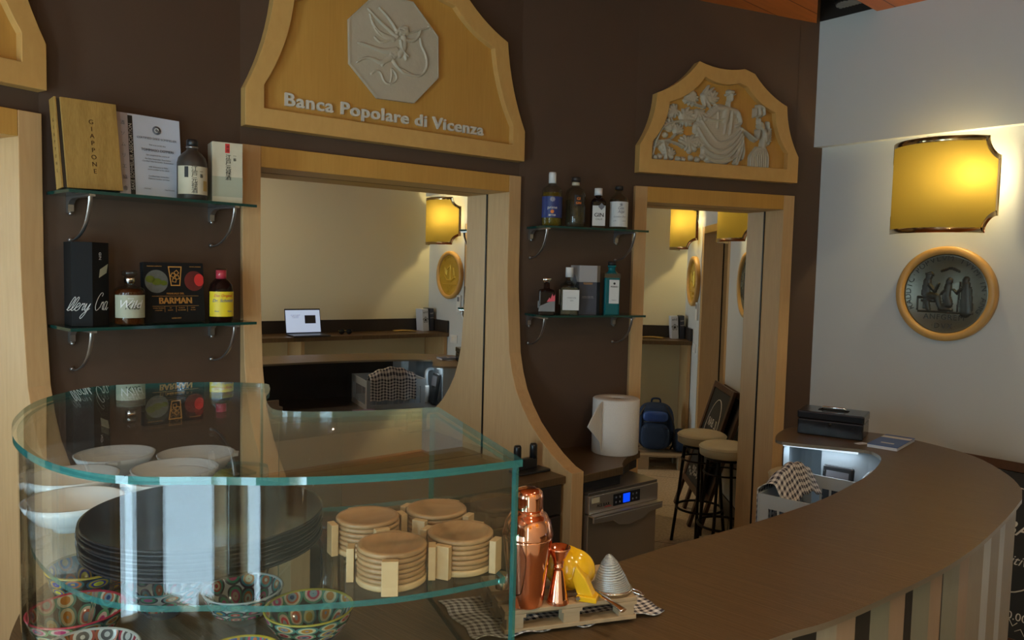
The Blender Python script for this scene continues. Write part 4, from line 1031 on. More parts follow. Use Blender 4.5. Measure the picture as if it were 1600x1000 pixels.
# slipcased book leaning back
FR0, FR2 = F[0], F[2]
bk = thing('slipcase_book', 'tan ribbed slipcase book with vertical lettering, leaning on the brown wall', 'book', (0.018, -0.070, T0), 0.0, fr=FR0)
Tl = Matrix.Translation((0, 0, 0.0)) @ Matrix.Rotation(math.radians(-7), 4, 'X') @ Matrix.Rotation(math.radians(-1.5), 4, 'Y')
MB().box(0.009, 0.160, -0.047, -0.041, 0.0005, 0.258, T=Tl).build('front_cover', 'bamboo', parent=bk, bevel=0.001)
MB().box(0.001, 0.158, -0.0405, -0.003, 0.002, 0.255, T=Tl).build('page_block', 'cabinet_dark', parent=bk)
MB().box(-0.006, 0.000, -0.044, -0.003, 0.0005, 0.258, T=Tl).build('spine', 'bamboo', parent=bk, bevel=0.001)
b = MB()
for k, ch in enumerate('GIAPPONE'): add_text(b, ch, 0.086, 0.190 - k * 0.0205, 0.0185, y=-0.0473, T=Tl, bold=0.0003)
b.build('cover_lettering', 'ink_brown', parent=bk, fixn=False)
b = MB(); Tq = Tl @ Matrix.Translation((-0.006, -0.0235, 0)) @ Matrix.Rotation(-PI / 2, 4, 'Z')
for k, ch in enumerate('GIAPPONE'): add_text(b, ch, 0.0, 0.190 - k * 0.0205, 0.014, y=-0.0004, T=Tq)
b.build('spine_lettering', 'ink_brown', parent=bk, fixn=False)

# laminated certificate
ce = thing('certificate', 'laminated pale certificate with a dark vertical band, leaning behind the sake bottle', 'certificate', (0.190, -0.052, T0), 0.0, fr=FR0)
Tl = Matrix.Rotation(math.radians(-6), 4, 'X')
def curved(x0, x1, z0, z1, off, y=0): 
    def fn(u, v):
        x = x0 + (x1 - x0) * u; z = z0 + (z1 - z0) * v; return Tl @ Vector((x, off + 0.010 * math.sin(PI * (x / 0.205)) * .28 * (z / .27) * -1, z))
    return fn
MB().grid(curved(0, 0.205, 0.0, 0.278, 0), 10, 10).build('plastic_sleeve', 'plastic_film', parent=ce)
MB().grid(curved(0.004, 0.198, 0.002, 0.258, -0.0008), 10, 10).build('sheet', 'paper_white', parent=ce)
MB().grid(curved(0.004, 0.036, 0.002, 0.258, -0.0014), 4, 10).build('side_strip', 'paper_pink', parent=ce)
MB().grid(curved(0.036, 0.050, 0.002, 0.252, -0.0016), 2, 10).build('dark_band', 'ink', parent=ce)
Tc = Tl @ Matrix.Translation((0, -0.0055, 0))
b = MB(); add_text(b, 'SAKE SOMMELIER ASSOCIATION', 0.0470, 0.1245, 0.0142, rot=PI / 2, y=0.001, T=Tl @ Matrix.Translation((0, -0.0045, 0)), bold=.0002)
b.build('band_lettering', 'ink_white', parent=ce, fixn=False)
b = MB()
for k, ch in enumerate('酒ソムリエ協会'): add_text(b, ch, 0.020, 0.222 - k * 0.0335, 0.014, T=Tl @ Matrix.Translation((0, -0.0035, 0)))
add_text(b, 'CERTIFIED SAKE SOMMELIER', 0.122, 0.185, 0.0098, T=Tc); add_text(b, 'TOMMASO DEPPIERI', 0.122, 0.148, 0.0112, T=Tc, bold=.0002)
for k, (z, s_) in enumerate([(0.166, 'This is to certify that'), (0.134, 'has completed the course of'), (0.122, 'the Sake Sommelier Association'), (0.114, 'Certified Sake Sommelier Examination'), (0.097, 'with distinction in Milan'), (0.089, 'and is entitled to be called'), (0.068, 'Certified Sake Sommelier'), (0.060, 'Diploma number and date')]): add_text(b, s_, 0.122, z, 0.0062, T=Tc)
add_text(b, 'Chairman', 0.085, 0.028, 0.0052, T=Tc); add_text(b, 'Head Educator', 0.155, 0.028, 0.0052, T=Tc)
b.build('lettering', 'ink_grey', parent=ce, fixn=False)
b = MB(); T2 = Tc @ Matrix.Translation((0.122, 0, 0.216)) @ Matrix.Rotation(PI / 2, 4, 'X')
b.lathe([(0.0001, 0), (0.0135, 0), (0.0135, 0.0004), (0.0001, 0.0004)], seg=28, T=T2)
b.build('seal', 'ink_grey', parent=ce)
b = MB(); b.tube([Tc @ Vector((0.122 + 0.006 * math.cos(a), -0.0008, 0.216 + 0.006 * math.sin(a))) for a in [k * 0.3 for k in range(18)]], 0.0014, 6); b.build('seal_crescent', 'ink_white', parent=ce)

# bottles ------------------------------------------------------------
def bottle(fr, x, out, z, label, prof, body_mat, parts, rz=0.0, seg=40, liquid=None, square=None):
    """prof: outer profile of the glass. parts: list of (name, material, builder)"""
    t = thing('bottle', label, 'bottle', (x, -out, z), rz, 'bottles on the wall shelves', fr=fr)
    if square:
        w, d, hb = square; b = MB()
        r = 0.008; rect = []
        for cx, cy, a0 in ((w / 2 - r, -d / 2 + r, -PI / 2), (w / 2 - r, d / 2 - r, 0), (-w / 2 + r, d / 2 - r, PI / 2), (-w / 2 + r, -d / 2 + r, PI)):
            for k in range(4): rect.append((cx + r * math.cos(a0 + k * PI / 6), cy + r * math.sin(a0 + k * PI / 6)))
        b.prism(rect, 0, hb, 'z'); n = len(rect); 
        for k in range(5):
            pass
        b.lathe(prof, seg=seg, cap=True); b.build('glass', body_mat, parent=t, bevel=0.0015)
    else:
        b = MB(); b.lathe(prof, seg=seg, cap=True); b.build('glass', body_mat, parent=t)
    if liquid:
        lm, h0, h1, rs = liquid; b = MB()
        if square: w, d, hb = square; b.box(-w / 2 + .004, w / 2 - .004, -d / 2 + .004, d / 2 - .004, h0, h1)
        else: b.lathe(rs, seg=seg)
        b.build('liquid', lm, parent=t)
    for name, m_, fn in parts:
        b = MB(); fn(b); b.build(name, m_, parent=t, fixn=(not name.endswith('lettering')))
    return t
def lt(txts, r=None, y=None, T=None):
    def fn(b):
        for q in txts:
            txt, x, z, s_ = q[:4]; kw = q[4] if len(q) > 4 else {}
            add_text(b, txt, x, z, s_, y=(y if y is not None else -0.0002), bend=(r or 0), **kw)
    return fn
def lab(r, z0, z1, half, c_=0): return lambda b: label_arc(b, r, z0, z1, half, center=c_)
def lz(prof, seg=32): return lambda b: b.lathe(prof, seg=seg)
# sake bottle
bottle(FR0, 0.398, 0.095, T0, 'dark brown matt sake bottle in front of the certificate', [(0.001, 0), (0.042, 0), (0.0455, 0.005), (0.0455, 0.118), (0.041, 0.135), (0.028, 0.150), (0.018, 0.158), (0.0155, 0.165), (0.0155, 0.172)], 'dark_bottle', [
    ('cap', 'black', lz([(0.0175, 0.170), (0.0175, 0.189), (0.015, 0.193), (0.001, 0.193)])),
    ('neck_ring', 'bracket', lz([(0.018, 0.166), (0.019, 0.168), (0.018, 0.171)])),
    ('label', 'cream_label', lab(0.0457, 0.018, 0.106, 1.25)),
    ('label_seal', 'ink', lab(0.0460, 0.070, 0.104, .13, -0.52)),
    ('label_flower', 'magazine', lab(0.0459, 0.030, 0.062, .22, 0.85)),
    ('lettering', 'ink', lt([('江', 0.000, 0.090, 0.020), ('戸', 0.0, 0.073, 0.019), ('元', 0.0, 0.0565, 0.019), ('禄', 0.0, 0.0395, 0.019), ('酒', 0.0, 0.0225, 0.019), ('一', 0.022, 0.085, 0.013), ('番', 0.022, 0.072, 0.013)], r=0.0462))], rz=-0.30)
# tall beige sake carton
cx = thing('sake_carton', 'tall beige carton with brush lettering and a red seal at the shelf end', 'box', (0.456, -0.112, T0), -0.30, fr=FR0)
MB().box(0, 0.095, 0.0, 0.080, 0, 0.196).build('carton', 'cream_label', parent=cx, bevel=0.001)
MB().box(0.0, 0.095, -0.0006, 0.0, 0.02, 0.085).build('landscape_print', 'green_grey_label', parent=cx)
MB().box(0.040, 0.054, -0.0012, -0.0002, 0.162, 0.192).build('red_seal', 'red', parent=cx)
b = MB()
for k, ch in enumerate('江戸元禄酒'): add_text(b, ch, 0.050, 0.142 - k * 0.0165, 0.018, y=-0.001, bold=.0003)
for k, ch in enumerate('一番'): add_text(b, ch, 0.070, 0.150 - k * 0.012, 0.011, y=-0.001)
add_text(b, '清', 0.0475, 0.178, 0.010, y=-0.0016); add_text(b, '酒', 0.0475, 0.166, 0.010, y=-0.0016)
b.build('lettering', 'ink', parent=cx, fixn=False)

# lower left shelf: black gift box
gb = thing('gift_box', 'tall black gift box with silver script lettering at the shelf corner', 'box', (0.018, -0.092, B0), 0.0, fr=FR0)
Rg = Matrix.Translation((0.066, 0, 0)) @ Matrix.Rotation(math.radians(0), 4, 'Z')
bxp = [(0.022, -0.004), (0.068, -0.035), (0.126, 0.0), (0.112, 0.075), (0.030, 0.080)]
MB().prism(bxp, 0, 0.245, 'z').build('carton', 'black_matte', parent=gb, bevel=0.0008)
b = MB(); Tg = Matrix.Translation((0.022, -0.004, 0)) @ Matrix.Rotation(math.atan2(-0.031, 0.046), 4, 'Z')
Tg2 = Matrix.Translation((0.068, -0.035, 0)) @ Matrix.Rotation(math.atan2(0.035, 0.058), 4, 'Z')
SCR = {'l': ([(0, .1), (.25, .5), (.45, 1.5), (.30, 1.75), (.15, 1.2), (.10, .2), (.25, 0), (.5, .25)], .42), 'e': ([(0, .25), (.35, .55), (.45, .85), (.25, 1.0), (.10, .6), (.12, .1), (.35, 0), (.6, .3)], .52),
       'r': ([(0, .3), (.20, .95), (.22, .80), (.45, .95), (.40, .4), (.45, .05), (.65, .3)], .56), 'y': ([(0, .4), (.12, .95), (.15, .2), (.30, .05), (.55, .95), (.40, -.4), (.15, -1.0), (.0, -.8), (.2, -.3), (.7, .3)], .64),
       'C': ([(.85, 1.6), (.95, 1.9), (.65, 2.0), (.25, 1.4), (.08, .6), (.25, .05), (.55, .1), (.85, .4)], .85), 'a': ([(.5, .9), (.25, 1.0), (.05, .5), (.15, 0), (.40, .3), (.52, .95), (.45, .2), (.55, 0), (.75, .3)], .66)}
def script(mb, word, x, z, h, T, slant=0.42):
    for ch in word:
        pts, adv = SCR[ch]
        mb.tube([T @ Vector((x + (q.x + q.y * slant) * h, -0.0009, z + q.y * h)) for q in smooth_line([(p[0], p[1], 0) for p in pts], 5)], 0.00085, 5)
        x += adv * h
script(b, 'llery', -0.014, 0.046, 0.0225, Tg); script(b, 'Cra', 0.004, 0.046, 0.0255, Tg2, .3)
add_text(b, 'GIN', 0.026, 0.205, 0.013, y=-0.0012, T=Tg2, rot=-PI / 2)
b.build('script_lettering', 'ink_white', parent=gb, fixn=False)
b = MB(); b.prism([(0.026, 0.142), (0.056, 0.156), (0.062, 0.182), (0.030, 0.166)], -0.0016, -0.0006, 'y', T=Tg2); b.build('sticker', 'green_grey_label', parent=gb)
# amber bottle with glass stopper
bottle(FR0, 0.192, 0.120, B0, 'squat amber bottle with a grey green label and a clear stopper', [(0.001, 0), (0.040, 0), (0.043, 0.006), (0.043, 0.098), (0.041, 0.108), (0.032, 0.115), (0.016, 0.118), (0.0145, 0.122), (0.0145, 0.142), (0.018, 0.144)], 'bottle_clear', [
    ('label', 'green_grey_label', lab(0.0432, 0.024, 0.092, 1.15)),
    ('stopper', 'bottle_clear', lz([(0.013, 0.136), (0.0135, 0.146), (0.021, 0.150), (0.022, 0.162), (0.018, 0.165), (0.001, 0.165)])),
    ('collar', 'chrome', lz([(0.0152, 0.126), (0.0156, 0.138), (0.0152, 0.142)])),
    ('script_lettering', 'ink_white', lt([('Wild', -0.004, 0.054, 0.034, {'shear': .4}), ('since', 0.0, 0.080, 0.008)], r=0.0438)),
    ('small_lettering', 'ink', lt([('Kiss', 0.004, 0.050, 0.026, {'shear': .4})], r=0.0436))], liquid=('liquid_amber', 0, 0, [(0.001, 0.004), (0.039, 0.004), (0.0405, 0.008), (0.0405, 0.100), (0.030, 0.110), (0.001, 0.111)]), rz=-0.3)
# bartending book
bm_ = thing('bartending_book', 'black square book with gold BARMAN lettering and two drink photos', 'book', (0.243, -0.085, B0), 0.0, fr=FR0)
Tb = Matrix.Rotation(math.radians(-5), 4, 'X')
MB().box(0, 0.192, -0.022, 0.0, 0.0005, 0.190, T=Tb).build('cover', 'black_matte', parent=bm_, bevel=0.001)
MB().box(0.002, 0.1925, -0.019, -0.003, 0.002, 0.188, T=Tb).build('page_block', 'cabinet_dark', parent=bm_)
b = MB(); yb = -0.0222
add_text(b, 'BARMAN', 0.098, 0.060, 0.0285, y=yb, T=Tb, bold=.0012, sx=.92); add_text(b, 'MANUALE DEL', 0.098, 0.089, 0.0085, y=yb, T=Tb, bold=.0002)
for x0, x1, z in ((0.024, 0.172, 0.0835), (0.024, 0.172, 0.052)): b.box(x0, x1, yb - .0006, yb, z, z + 0.0009, T=Tb)
for x in (0.062, 0.098, 0.134): b.box(x, x + .0007, yb - .0006, yb, 0.034, 0.051, T=Tb)
for x, t1, t2 in ((0.043, 'STORIA, TECNICA', 'E CULTURA'), (0.080, '170', 'RICETTE'), (0.116, 'TECNICHE', 'DEL BARMAN'), (0.153, 'GUIDA', 'ALL USO')): add_text(b, t1, x, 0.045, 0.0042, y=yb, T=Tb); add_text(b, t2, x, 0.038, 0.0042, y=yb, T=Tb)
add_text(b, 'MANUALE COMPLETO', 0.035, 0.176, 0.0045, y=yb, T=Tb); add_text(b, 'NUOVA EDIZIONE', 0.165, 0.176, 0.0045, y=yb, T=Tb); add_text(b, 'GRIBAUDO', 0.098, 0.012, 0.0060, y=yb, T=Tb)
g2 = [(0.077, 0.178), (0.121, 0.178), (0.114, 0.116), (0.084, 0.116)]; gi = [(0.0805, 0.1745), (0.1175, 0.1745), (0.1112, 0.1195), (0.0868, 0.1195)]
b.ring(g2, gi, yb - .0006, yb, 'y', T=Tb)
for px, pz, a in ((0.092, 0.150, .5), (0.105, 0.143, -.3), (0.096, 0.134, .2), (0.103, 0.158, .9)):
    Tk = Tb @ Matrix.Translation((px, 0, pz)) @ Matrix.Rotation(a, 4, 'Y'); sq_ = [(-.0065, -.0065), (.0065, -.0065), (.0065, .0065), (-.0065, .0065)]
    b.ring(sq_, [(x * .7, z * .7) for x, z in sq_], yb - .0006, yb, 'y', T=Tk)
b.build('gold_lettering', 'gold_ink', parent=bm_, fixn=False)
def disc(mb, x, z, r, y, T, mi=0, n=28, sx=1, clip=None):
    pts = [(x + r * sx * math.cos(2 * PI * k / n), z + r * math.sin(2 * PI * k / n)) for k in range(n)]
    if clip: pts = [(min(max(p[0], clip[0]), clip[1]), p[1]) for p in pts]
    mb.prism(pts, y - .0006, y, 'y', mi, T=T)
M['olive'] = mat('olive', (0.10, 0.13, 0.01), 0.3, var=.2); M['print_grey'] = mat('print_grey', (0.11, 0.12, 0.11), 0.4, var=.5, vscale=60); M['print_red'] = mat('print_red', (0.12, 0.015, 0.015), 0.35, var=.4, vscale=40)
b = MB(); disc(b, 0.040, 0.130, 0.036, yb, Tb, clip=(0.003, 0.2)); b.build('drink_photo', 'print_grey', parent=bm_)
b = MB(); disc(b, 0.020, 0.137, 0.011, yb - .0008, Tb, sx=1.3, clip=(0.003, 1)); disc(b, 0.040, 0.129, 0.011, yb - .0008, Tb, sx=1.4); disc(b, 0.062, 0.125, 0.008, yb - .0008, Tb, sx=1.3); b.build('olive_print', 'olive', parent=bm_)
b = MB(); disc(b, 0.160, 0.132, 0.032, yb, Tb, clip=(0, 0.1905)); b.build('cocktail_photo', 'print_red', parent=bm_)
b = MB(); disc(b, 0.176, 0.135, 0.020, yb - .0008, Tb, sx=.8, clip=(0, 0.1905)); b.build('orange_print', 'red', parent=bm_)
# small yellow label bottle
bottle(FR0, 0.490, 0.105, B0, 'small dark bottle with a bright yellow label and a red cap', [(0.001, 0), (0.036, 0), (0.0385, 0.004), (0.0385, 0.104), (0.034, 0.124), (0.024, 0.136), (0.018, 0.142)], 'liquid_dark', [
    ('cap', 'red_cap', lz([(0.0165, 0.142), (0.0165, 0.170), (0.001, 0.170)])), ('cap_cover', 'bottle_clear', lz([(0.0185, 0.139), (0.0180, 0.176), (0.001, 0.176)])),
    ('label', 'yellow_label', lab(0.0387, 0.018, 0.100, 1.3)),
    ('lettering', 'blue_cover', lt([('Dr. Schmidt', 0.0, 0.066, 0.0145, {'shear': .3}), ('Finest', -0.020, 0.034, 0.006), ('Genuss', 0.022, 0.034, 0.006)], r=0.0393)),
    ('red_lettering', 'red', lt([('Das Original', 0.0, 0.083, 0.012, {'shear': .3})], r=0.0393))], rz=-0.30)

# upper right shelf
std = lambda r, hs, hn, rn, ht: [(0.001, 0), (r - .004, 0), (r, 0.005), (r, hs), (r * .88, hs + (hn - hs) * .45), (r * .5, hs + (hn - hs) * .85), (rn, hn), (rn, ht)]
inn_ = lambda r, hs: [(0.001, 0.004), (r - .005, 0.004), (r - .0035, 0.008), (r - .0035, hs), (0.001, hs + .001)]
ry = -0.42
bottle(FR2, 0.105, 0.100, T0, 'bottle with a dark blue label and yellow liquid on the upper shelf', std(0.046, 0.150, 0.184, 0.0155, 0.196), 'bottle_clear', [
    ('capsule', 'switch_white', lz([(0.0165, 0.188), (0.0165, 0.228), (0.015, 0.236), (0.001, 0.236)])),
    ('label', 'blue_label', lab(0.0462, 0.036, 0.128, 1.25)),
    ('lettering', 'ink_white', lt([('prime', 0.0, 0.074, 0.0185), ('BITTER', 0.0, 0.043, 0.010, {'bold': .0004}), ('✳', 0.0, 0.108, 0.022)], r=0.0467)),
    ('orange_dot', 'orange', lambda b: b.sphere((0, -0.0465, 0.062), 0.008, sy=.08))], liquid=('liquid_yellow', 0, 0, inn_(0.046, 0.146)), rz=ry)
bottle(FR2, 0.222, 0.100, T0, 'rounded clear bottle with a dark round tag on the upper shelf', [(0.001, 0), (0.036, 0), (0.045, 0.014), (0.046, 0.03), (0.046, 0.140), (0.042, 0.158), (0.030, 0.172), (0.018, 0.179), (0.0165, 0.183), (0.0165, 0.205)], 'bottle_clear', [
    ('cap', 'cabinet_dark', lz([(0.0205, 0.202), (0.0205, 0.220), (0.019, 0.222), (0.001, 0.222)])), ('neck_band', 'cream_label', lz([(0.0170, 0.186), (0.0172, 0.200)])),
    ('round_tag', 'ink', lambda b: label_arc(b, 0.0462, 0.094, 0.140, 0.42, center=.25)),
    ('lettering', 'orange', lt([('GI', 0.011, 0.119, 0.017, {'bold': .0004}), ('GIN', 0.011, 0.101, 0.014, {'bold': .0004})], r=0.0468))], liquid=('liquid_straw', 0, 0, inn_(0.045, 0.120)), rz=ry)
bottle(FR2, 0.343, 0.095, T0, 'small dark flat bottle with a pale label reading GIN', [(0.0145, 0.118), (0.014, 0.14), (0.0140, 0.155)], 'liquid_dark', [
    ('shoulder', 'liquid_dark', lambda b: b.lathe([(0.045, 0.119), (0.036, 0.132), (0.016, 0.142)], seg=4, T=Matrix.Rotation(PI / 4, 4, 'Z') @ Matrix.Diagonal((1, 1, 1, 1)))),
    ('cap', 'switch_white', lz([(0.0185, 0.150), (0.0180, 0.182), (0.001, 0.183)])), ('label', 'white_label', lambda b: b.box(-0.028, 0.030, -0.0338, -0.0325, 0.012, 0.102)),
    ('diamond', 'ink_grey', lambda b: b.prism([(0.012, 0.082), (0.027, 0.098), (0.012, 0.114), (-0.003, 0.098)], -0.0350, -0.0339, 'y')),
    ('lettering', 'ink', lt([('GIN', 0.002, 0.052, 0.025, {'bold': .0004}), ('CALIX', 0.002, 0.038, 0.011)], y=-0.0341))], square=(0.066, 0.064, 0.120), rz=ry)
bottle(FR2, 0.452, 0.095, T0, 'clear bottle with a large white script label, rightmost on the upper shelf', std(0.044, 0.130, 0.168, 0.0155, 0.186), 'bottle_clear', [
    ('cap', 'ink', lz([(0.0195, 0.182), (0.0195, 0.197), (0.018, 0.199), (0.001, 0.199)])), ('label', 'white_label', lab(0.0442, 0.012, 0.126, 1.2)),
    ('lettering', 'ink_grey', lt([('❀', 0.006, 0.106, 0.018), ('Gin', 0.004, 0.090, 0.019, {'shear': .2}), ('Alpi', 0.006, 0.074, 0.019, {'shear': .2}), ('London Dry', 0.0, 0.054, 0.011, {'shear': .4}), ('cl 70', -0.022, 0.036, 0.007), ('vol 43', 0.022, 0.036, 0.007)], r=0.0448))], liquid=('liquid_straw', 0, 0, inn_(0.044, 0.138)), rz=ry)
# lower right shelf
bottle(FR2, 0.088, 0.105, B0, 'small square dark bottle with a grey and red mountain print', [(0.022, 0.105), (0.014, 0.118), (0.0135, 0.142)], 'liquid_dark', [
    ('shoulder', 'liquid_dark', lambda b: b.lathe([(0.048, 0.101), (0.044, 0.110), (0.020, 0.116)], seg=4, T=Matrix.Rotation(PI / 4, 4, 'Z'))),
    ('stopper', 'chrome', lz([(0.0135, 0.140), (0.0135, 0.146), (0.0205, 0.150), (0.0205, 0.160), (0.018, 0.163), (0.001, 0.163)])),
    ('mountain_print', 'grey_label', lambda b: b.prism([(-0.036, 0.016), (0.036, 0.016), (0.036, 0.062), (0.010, 0.058), (-0.015, 0.046), (-0.033, 0.038)], -0.0366, -0.0355, 'y')),
    ('red_print', 'red_cap', lambda b: b.prism([(0.000, 0.058), (0.012, 0.078), (0.016, 0.070), (0.024, 0.094), (0.029, 0.082), (0.036, 0.092), (0.036, 0.062)], -0.0364, -0.0353, 'y')),
    ('side_label', 'white_label', lambda b: b.box(-0.0365, -0.0352, -0.02, 0.01, 0.03, 0.06))], square=(0.071, 0.070, 0.102), rz=ry)
bottle(FR2, 0.200, 0.105, B0, 'square clear bottle with a wide white label beside the navy box', [(0.030, 0.128), (0.018, 0.150), (0.0150, 0.160), (0.0150, 0.176)], 'bottle_clear', [
    ('shoulder', 'bottle_clear', lambda b: b.lathe([(0.058, 0.124), (0.050, 0.136), (0.018, 0.152)], seg=4, T=Matrix.Rotation(PI / 4, 4, 'Z'))),
    ('cap', 'switch_white', lz([(0.0170, 0.168), (0.0170, 0.208), (0.016, 0.212), (0.001, 0.212)])),
    ('label', 'white_label', lambda b: b.box(-0.030, 0.043, -0.0428, -0.0418, 0.022, 0.112)),
    ('side_label', 'cream_label', lambda b: b.box(-0.0428, -0.0418, -0.026, 0.030, 0.045, 0.112)),
    ('lettering', 'ink_grey', lt([('MARCONI', 0.010, 0.074, 0.0085), ('GIN', 0.010, 0.062, 0.008)], y=-0.0430))], square=(0.083, 0.082, 0.125), liquid=('liquid_straw', 0.004, 0.12, None), rz=ry)
nb = thing('gin_carton', 'tall two-tone carton, pale grey above dark navy, beside the teal bottle', 'box', (0.282, -0.040, B0), -0.42, fr=FR2)
hx = [(-0.035, 0.0), (0.0, -0.062), (0.080, -0.062), (0.100, -0.01), (0.080, 0.030), (0.0, 0.030)]
MB().prism(hx, 0, 0.147, 'z').build('lower_carton', 'navy_card', parent=nb, bevel=0.0008)
MB().prism([(x * 1.0, y) for x, y in hx], 0.1472, 0.222, 'z').build('upper_carton', 'grey_card', parent=nb, bevel=0.0008)
TT = Matrix.Translation((-0.035, 0, 0)) @ Matrix.Rotation(math.atan2(-0.062, 0.035), 4, 'Z')
MB().prism([(0.034, 0.120), (0.052, 0.150), (0.034, 0.182), (0.016, 0.150)], -0.0014, -0.0003, 'y', T=TT).build('diamond_print', 'ink_grey', parent=nb)
b = MB(); add_text(b, 'MONDINO', 0.040, 0.139, 0.0085, y=-0.0624, bold=.0003); b.box(0.021, 0.059, -0.0632, -0.062, 0.1365, 0.1378); b.build('gold_lettering', 'gold_ink', parent=nb, fixn=False)
b = MB(); add_text(b, 'London Dry Gin', 0.040, 0.079, 0.0075, y=-0.0624); b.box(0.012, 0.068, -0.0632, -0.062, 0.0745, 0.0752); b.build('pale_lettering', 'grey_card', parent=nb, fixn=False)
bottle(FR2, 0.424, 0.100, B0, 'slim square teal bottle with a long white label, rightmost on the lower shelf', [(0.030, 0.186), (0.020, 0.198), (0.0165, 0.202), (0.0165, 0.216), (0.021, 0.218), (0.021, 0.226)], 'liquid_teal', [
    ('top_glass', 'bottle_clear', lambda b: b.box(-0.0362, 0.0362, -0.0362, 0.0362, 0.166, 0.192)), ('cap', 'ink', lz([(0.0185, 0.226), (0.0185, 0.243), (0.001, 0.244)])),
    ('label', 'white_label', lambda b: b.box(-0.014, 0.031, -0.0372, -0.0362, 0.052, 0.160)),
    ('lettering', 'ink', lt([('PERNO', 0.009, 0.125, 0.0105, {'bold': .0003}), ('●', 0.009, 0.138, 0.014), ('MARSEILLE', 0.009, 0.066, 0.0045)], y=-0.0374))], square=(0.071, 0.071, 0.170), rz=ry)

# ------------------------------------------------------------------ wall sconces
def sconce(s, zc, bulb_dx, label, fr=None):
    t = thing('wall_sconce', label, 'wall lamp', (s, 0, zc), fr=fr or FW)
    A_, Hh, nr, TH = 0.227, 0.210, 0.078, math.radians(82)
    R0 = A_ / math.sin(TH); OFF = 0.035
    n = 72; ang = [-TH + 2 * TH * k / n for k in range(n + 1)]; pts = [(R0 * math.sin(a), -R0 * (math.cos(a) - math.cos(TH)) - OFF) for a in ang]
    arc = [0]
    for p, q in zip(pts, pts[1:]): arc.append(arc[-1] + math.hypot(q[0] - p[0], q[1] - p[1]))
    Lt_ = arc[-1]
    def pos(sv):
        for k in range(n):
            if sv <= arc[k + 1] + 1e-9:
                tt = (sv - arc[k]) / (arc[k + 1] - arc[k]); return (pts[k][0] + (pts[k + 1][0] - pts[k][0]) * tt, pts[k][1] + (pts[k + 1][1] - pts[k][1]) * tt)
        return pts[-1]
    def top(sv, d=0.0):
        e = min(sv, Lt_ - sv); rr_ = nr + d
        return Hh - d - (math.sqrt(max(0, rr_ ** 2 - e ** 2)) if e < rr_ else 0) if not (d and e < d) else Hh - d - math.sqrt(max(0, rr_ ** 2 - e ** 2))
    S_ = sorted({i * Lt_ / 60 for i in range(61)} | {nr * (1 - math.cos(k * PI / 20)) for k in range(11)} | {Lt_ - nr * (1 - math.cos(k * PI / 20)) for k in range(11)} | {nr, Lt_ - nr})
    b = MB(); vs = []; uv = []; nz = 10
    for sv in S_:
        e = min(sv, Lt_ - sv); zt = Hh - (math.sqrt(max(0, nr ** 2 - e ** 2)) if e < nr - 1e-6 else 0)
        if abs(e - nr) < 1e-6: zt = Hh
        x, y = pos(sv)
        for j in range(nz + 1): vs.append((x, y, -zt + 2 * zt * j / nz))
    fs = []
    for i in range(len(S_) - 1):
        for j in range(nz): fs.append((i * (nz + 1) + j, (i + 1) * (nz + 1) + j, (i + 1) * (nz + 1) + j + 1, i * (nz + 1) + j + 1))
    b.add(vs, fs, 0, True); b.build('shade', 'shade', parent=t)
    # metal edging band following the outline, both faces
    path = [(0.0, -Hh + nr)]
    path = []
    for k in range(13): a = k * PI / 24; path.append((nr * math.sin(a), Hh - nr * math.cos(a)))         # top-left notch: from the side edge up to the top
    topl = [(nr + (Lt_ - 2 * nr) * k / 40, Hh) for k in range(1, 40)]
    right = [(Lt_ - x, z) for x, z in path[::-1]]
    top_all = path + topl + right
    loop = top_all + [(x, -z) for x, z in top_all[::-1]]
    w_ = 0.023; b = MB(); n_ = len(loop); vs = []
    cxm = Lt_ / 2
    def inset(i):
        p0 = loop[i - 1]; p1 = loop[i]; p2 = loop[(i + 1) % n_]
        d1 = Vector((p1[0] - p0[0], p1[1] - p0[1])); d2 = Vector((p2[0] - p1[0], p2[1] - p1[1]))
        if d1.length < 1e-9: d1 = d2
        if d2.length < 1e-9: d2 = d1
        d1.normalize(); d2.normalize(); n1 = Vector((d1.y, -d1.x)); n2 = Vector((d2.y, -d2.x)); m_ = (n1 + n2)
        m_ = m_ / max(0.6, (1 + n1.dot(n2))); return (min(max(p1[0] + m_.x * w_, 0), Lt_), p1[1] + m_.y * w_)
    for o_ in (0.0015, -0.0015):
        base = len(vs)
        for i in range(n_):
            for q in (loop[i], inset(i)):
                x, y = pos(min(max(q[0], 0), Lt_)); yy = y + OFF - R0 * math.cos(TH); l = math.hypot(x, yy); nx, ny = x / l, yy / l
                vs.append((x + nx * o_, y + ny * o_, q[1]))
    fs = []
    for base in (0, 2 * n_):
        for i in range(n_): j = (i + 1) % n_; fs.append((base + 2 * i, base + 2 * j, base + 2 * j + 1, base + 2 * i + 1))
    for i in range(n_): j = (i + 1) % n_; fs.append((2 * i, 2 * j, 2 * n_ + 2 * j, 2 * n_ + 2 * i))
    b.add(vs, fs, 0, True); b.build('edging', 'lamp_metal', parent=t, fixn=False)
    MB().box(-0.05, 0.05, -0.014, 0.0, -0.10, 0.10).build('back_plate', 'lamp_metal', parent=t, bevel=0.003)
    MB().lathe([(0.016, 0), (0.016, 0.05)], c=(bulb_dx, -0.05, -0.035), seg=16).build('socket', 'switch_white', parent=t)
    b = MB(); b.tube([(0.0, -0.012, -0.03), (bulb_dx, -0.05, -0.03)], 0.007, 8); b.build('arm', 'lamp_metal', parent=t)
    MB().sphere((bulb_dx, -0.05, 0.045), 0.024, seg=16).build('bulb', 'bulb', parent=t)
    l = bpy.data.lights.new('bulb_light', 'POINT'); l.energy = LAMP; l.color = (1.0, 0.80, 0.42); l.shadow_soft_size = 0.03
    o = bpy.data.objects.new('bulb_light', l); COL.objects.link(o); o.parent = t; o.location = (bulb_dx, -0.080, 0.045)
    return t
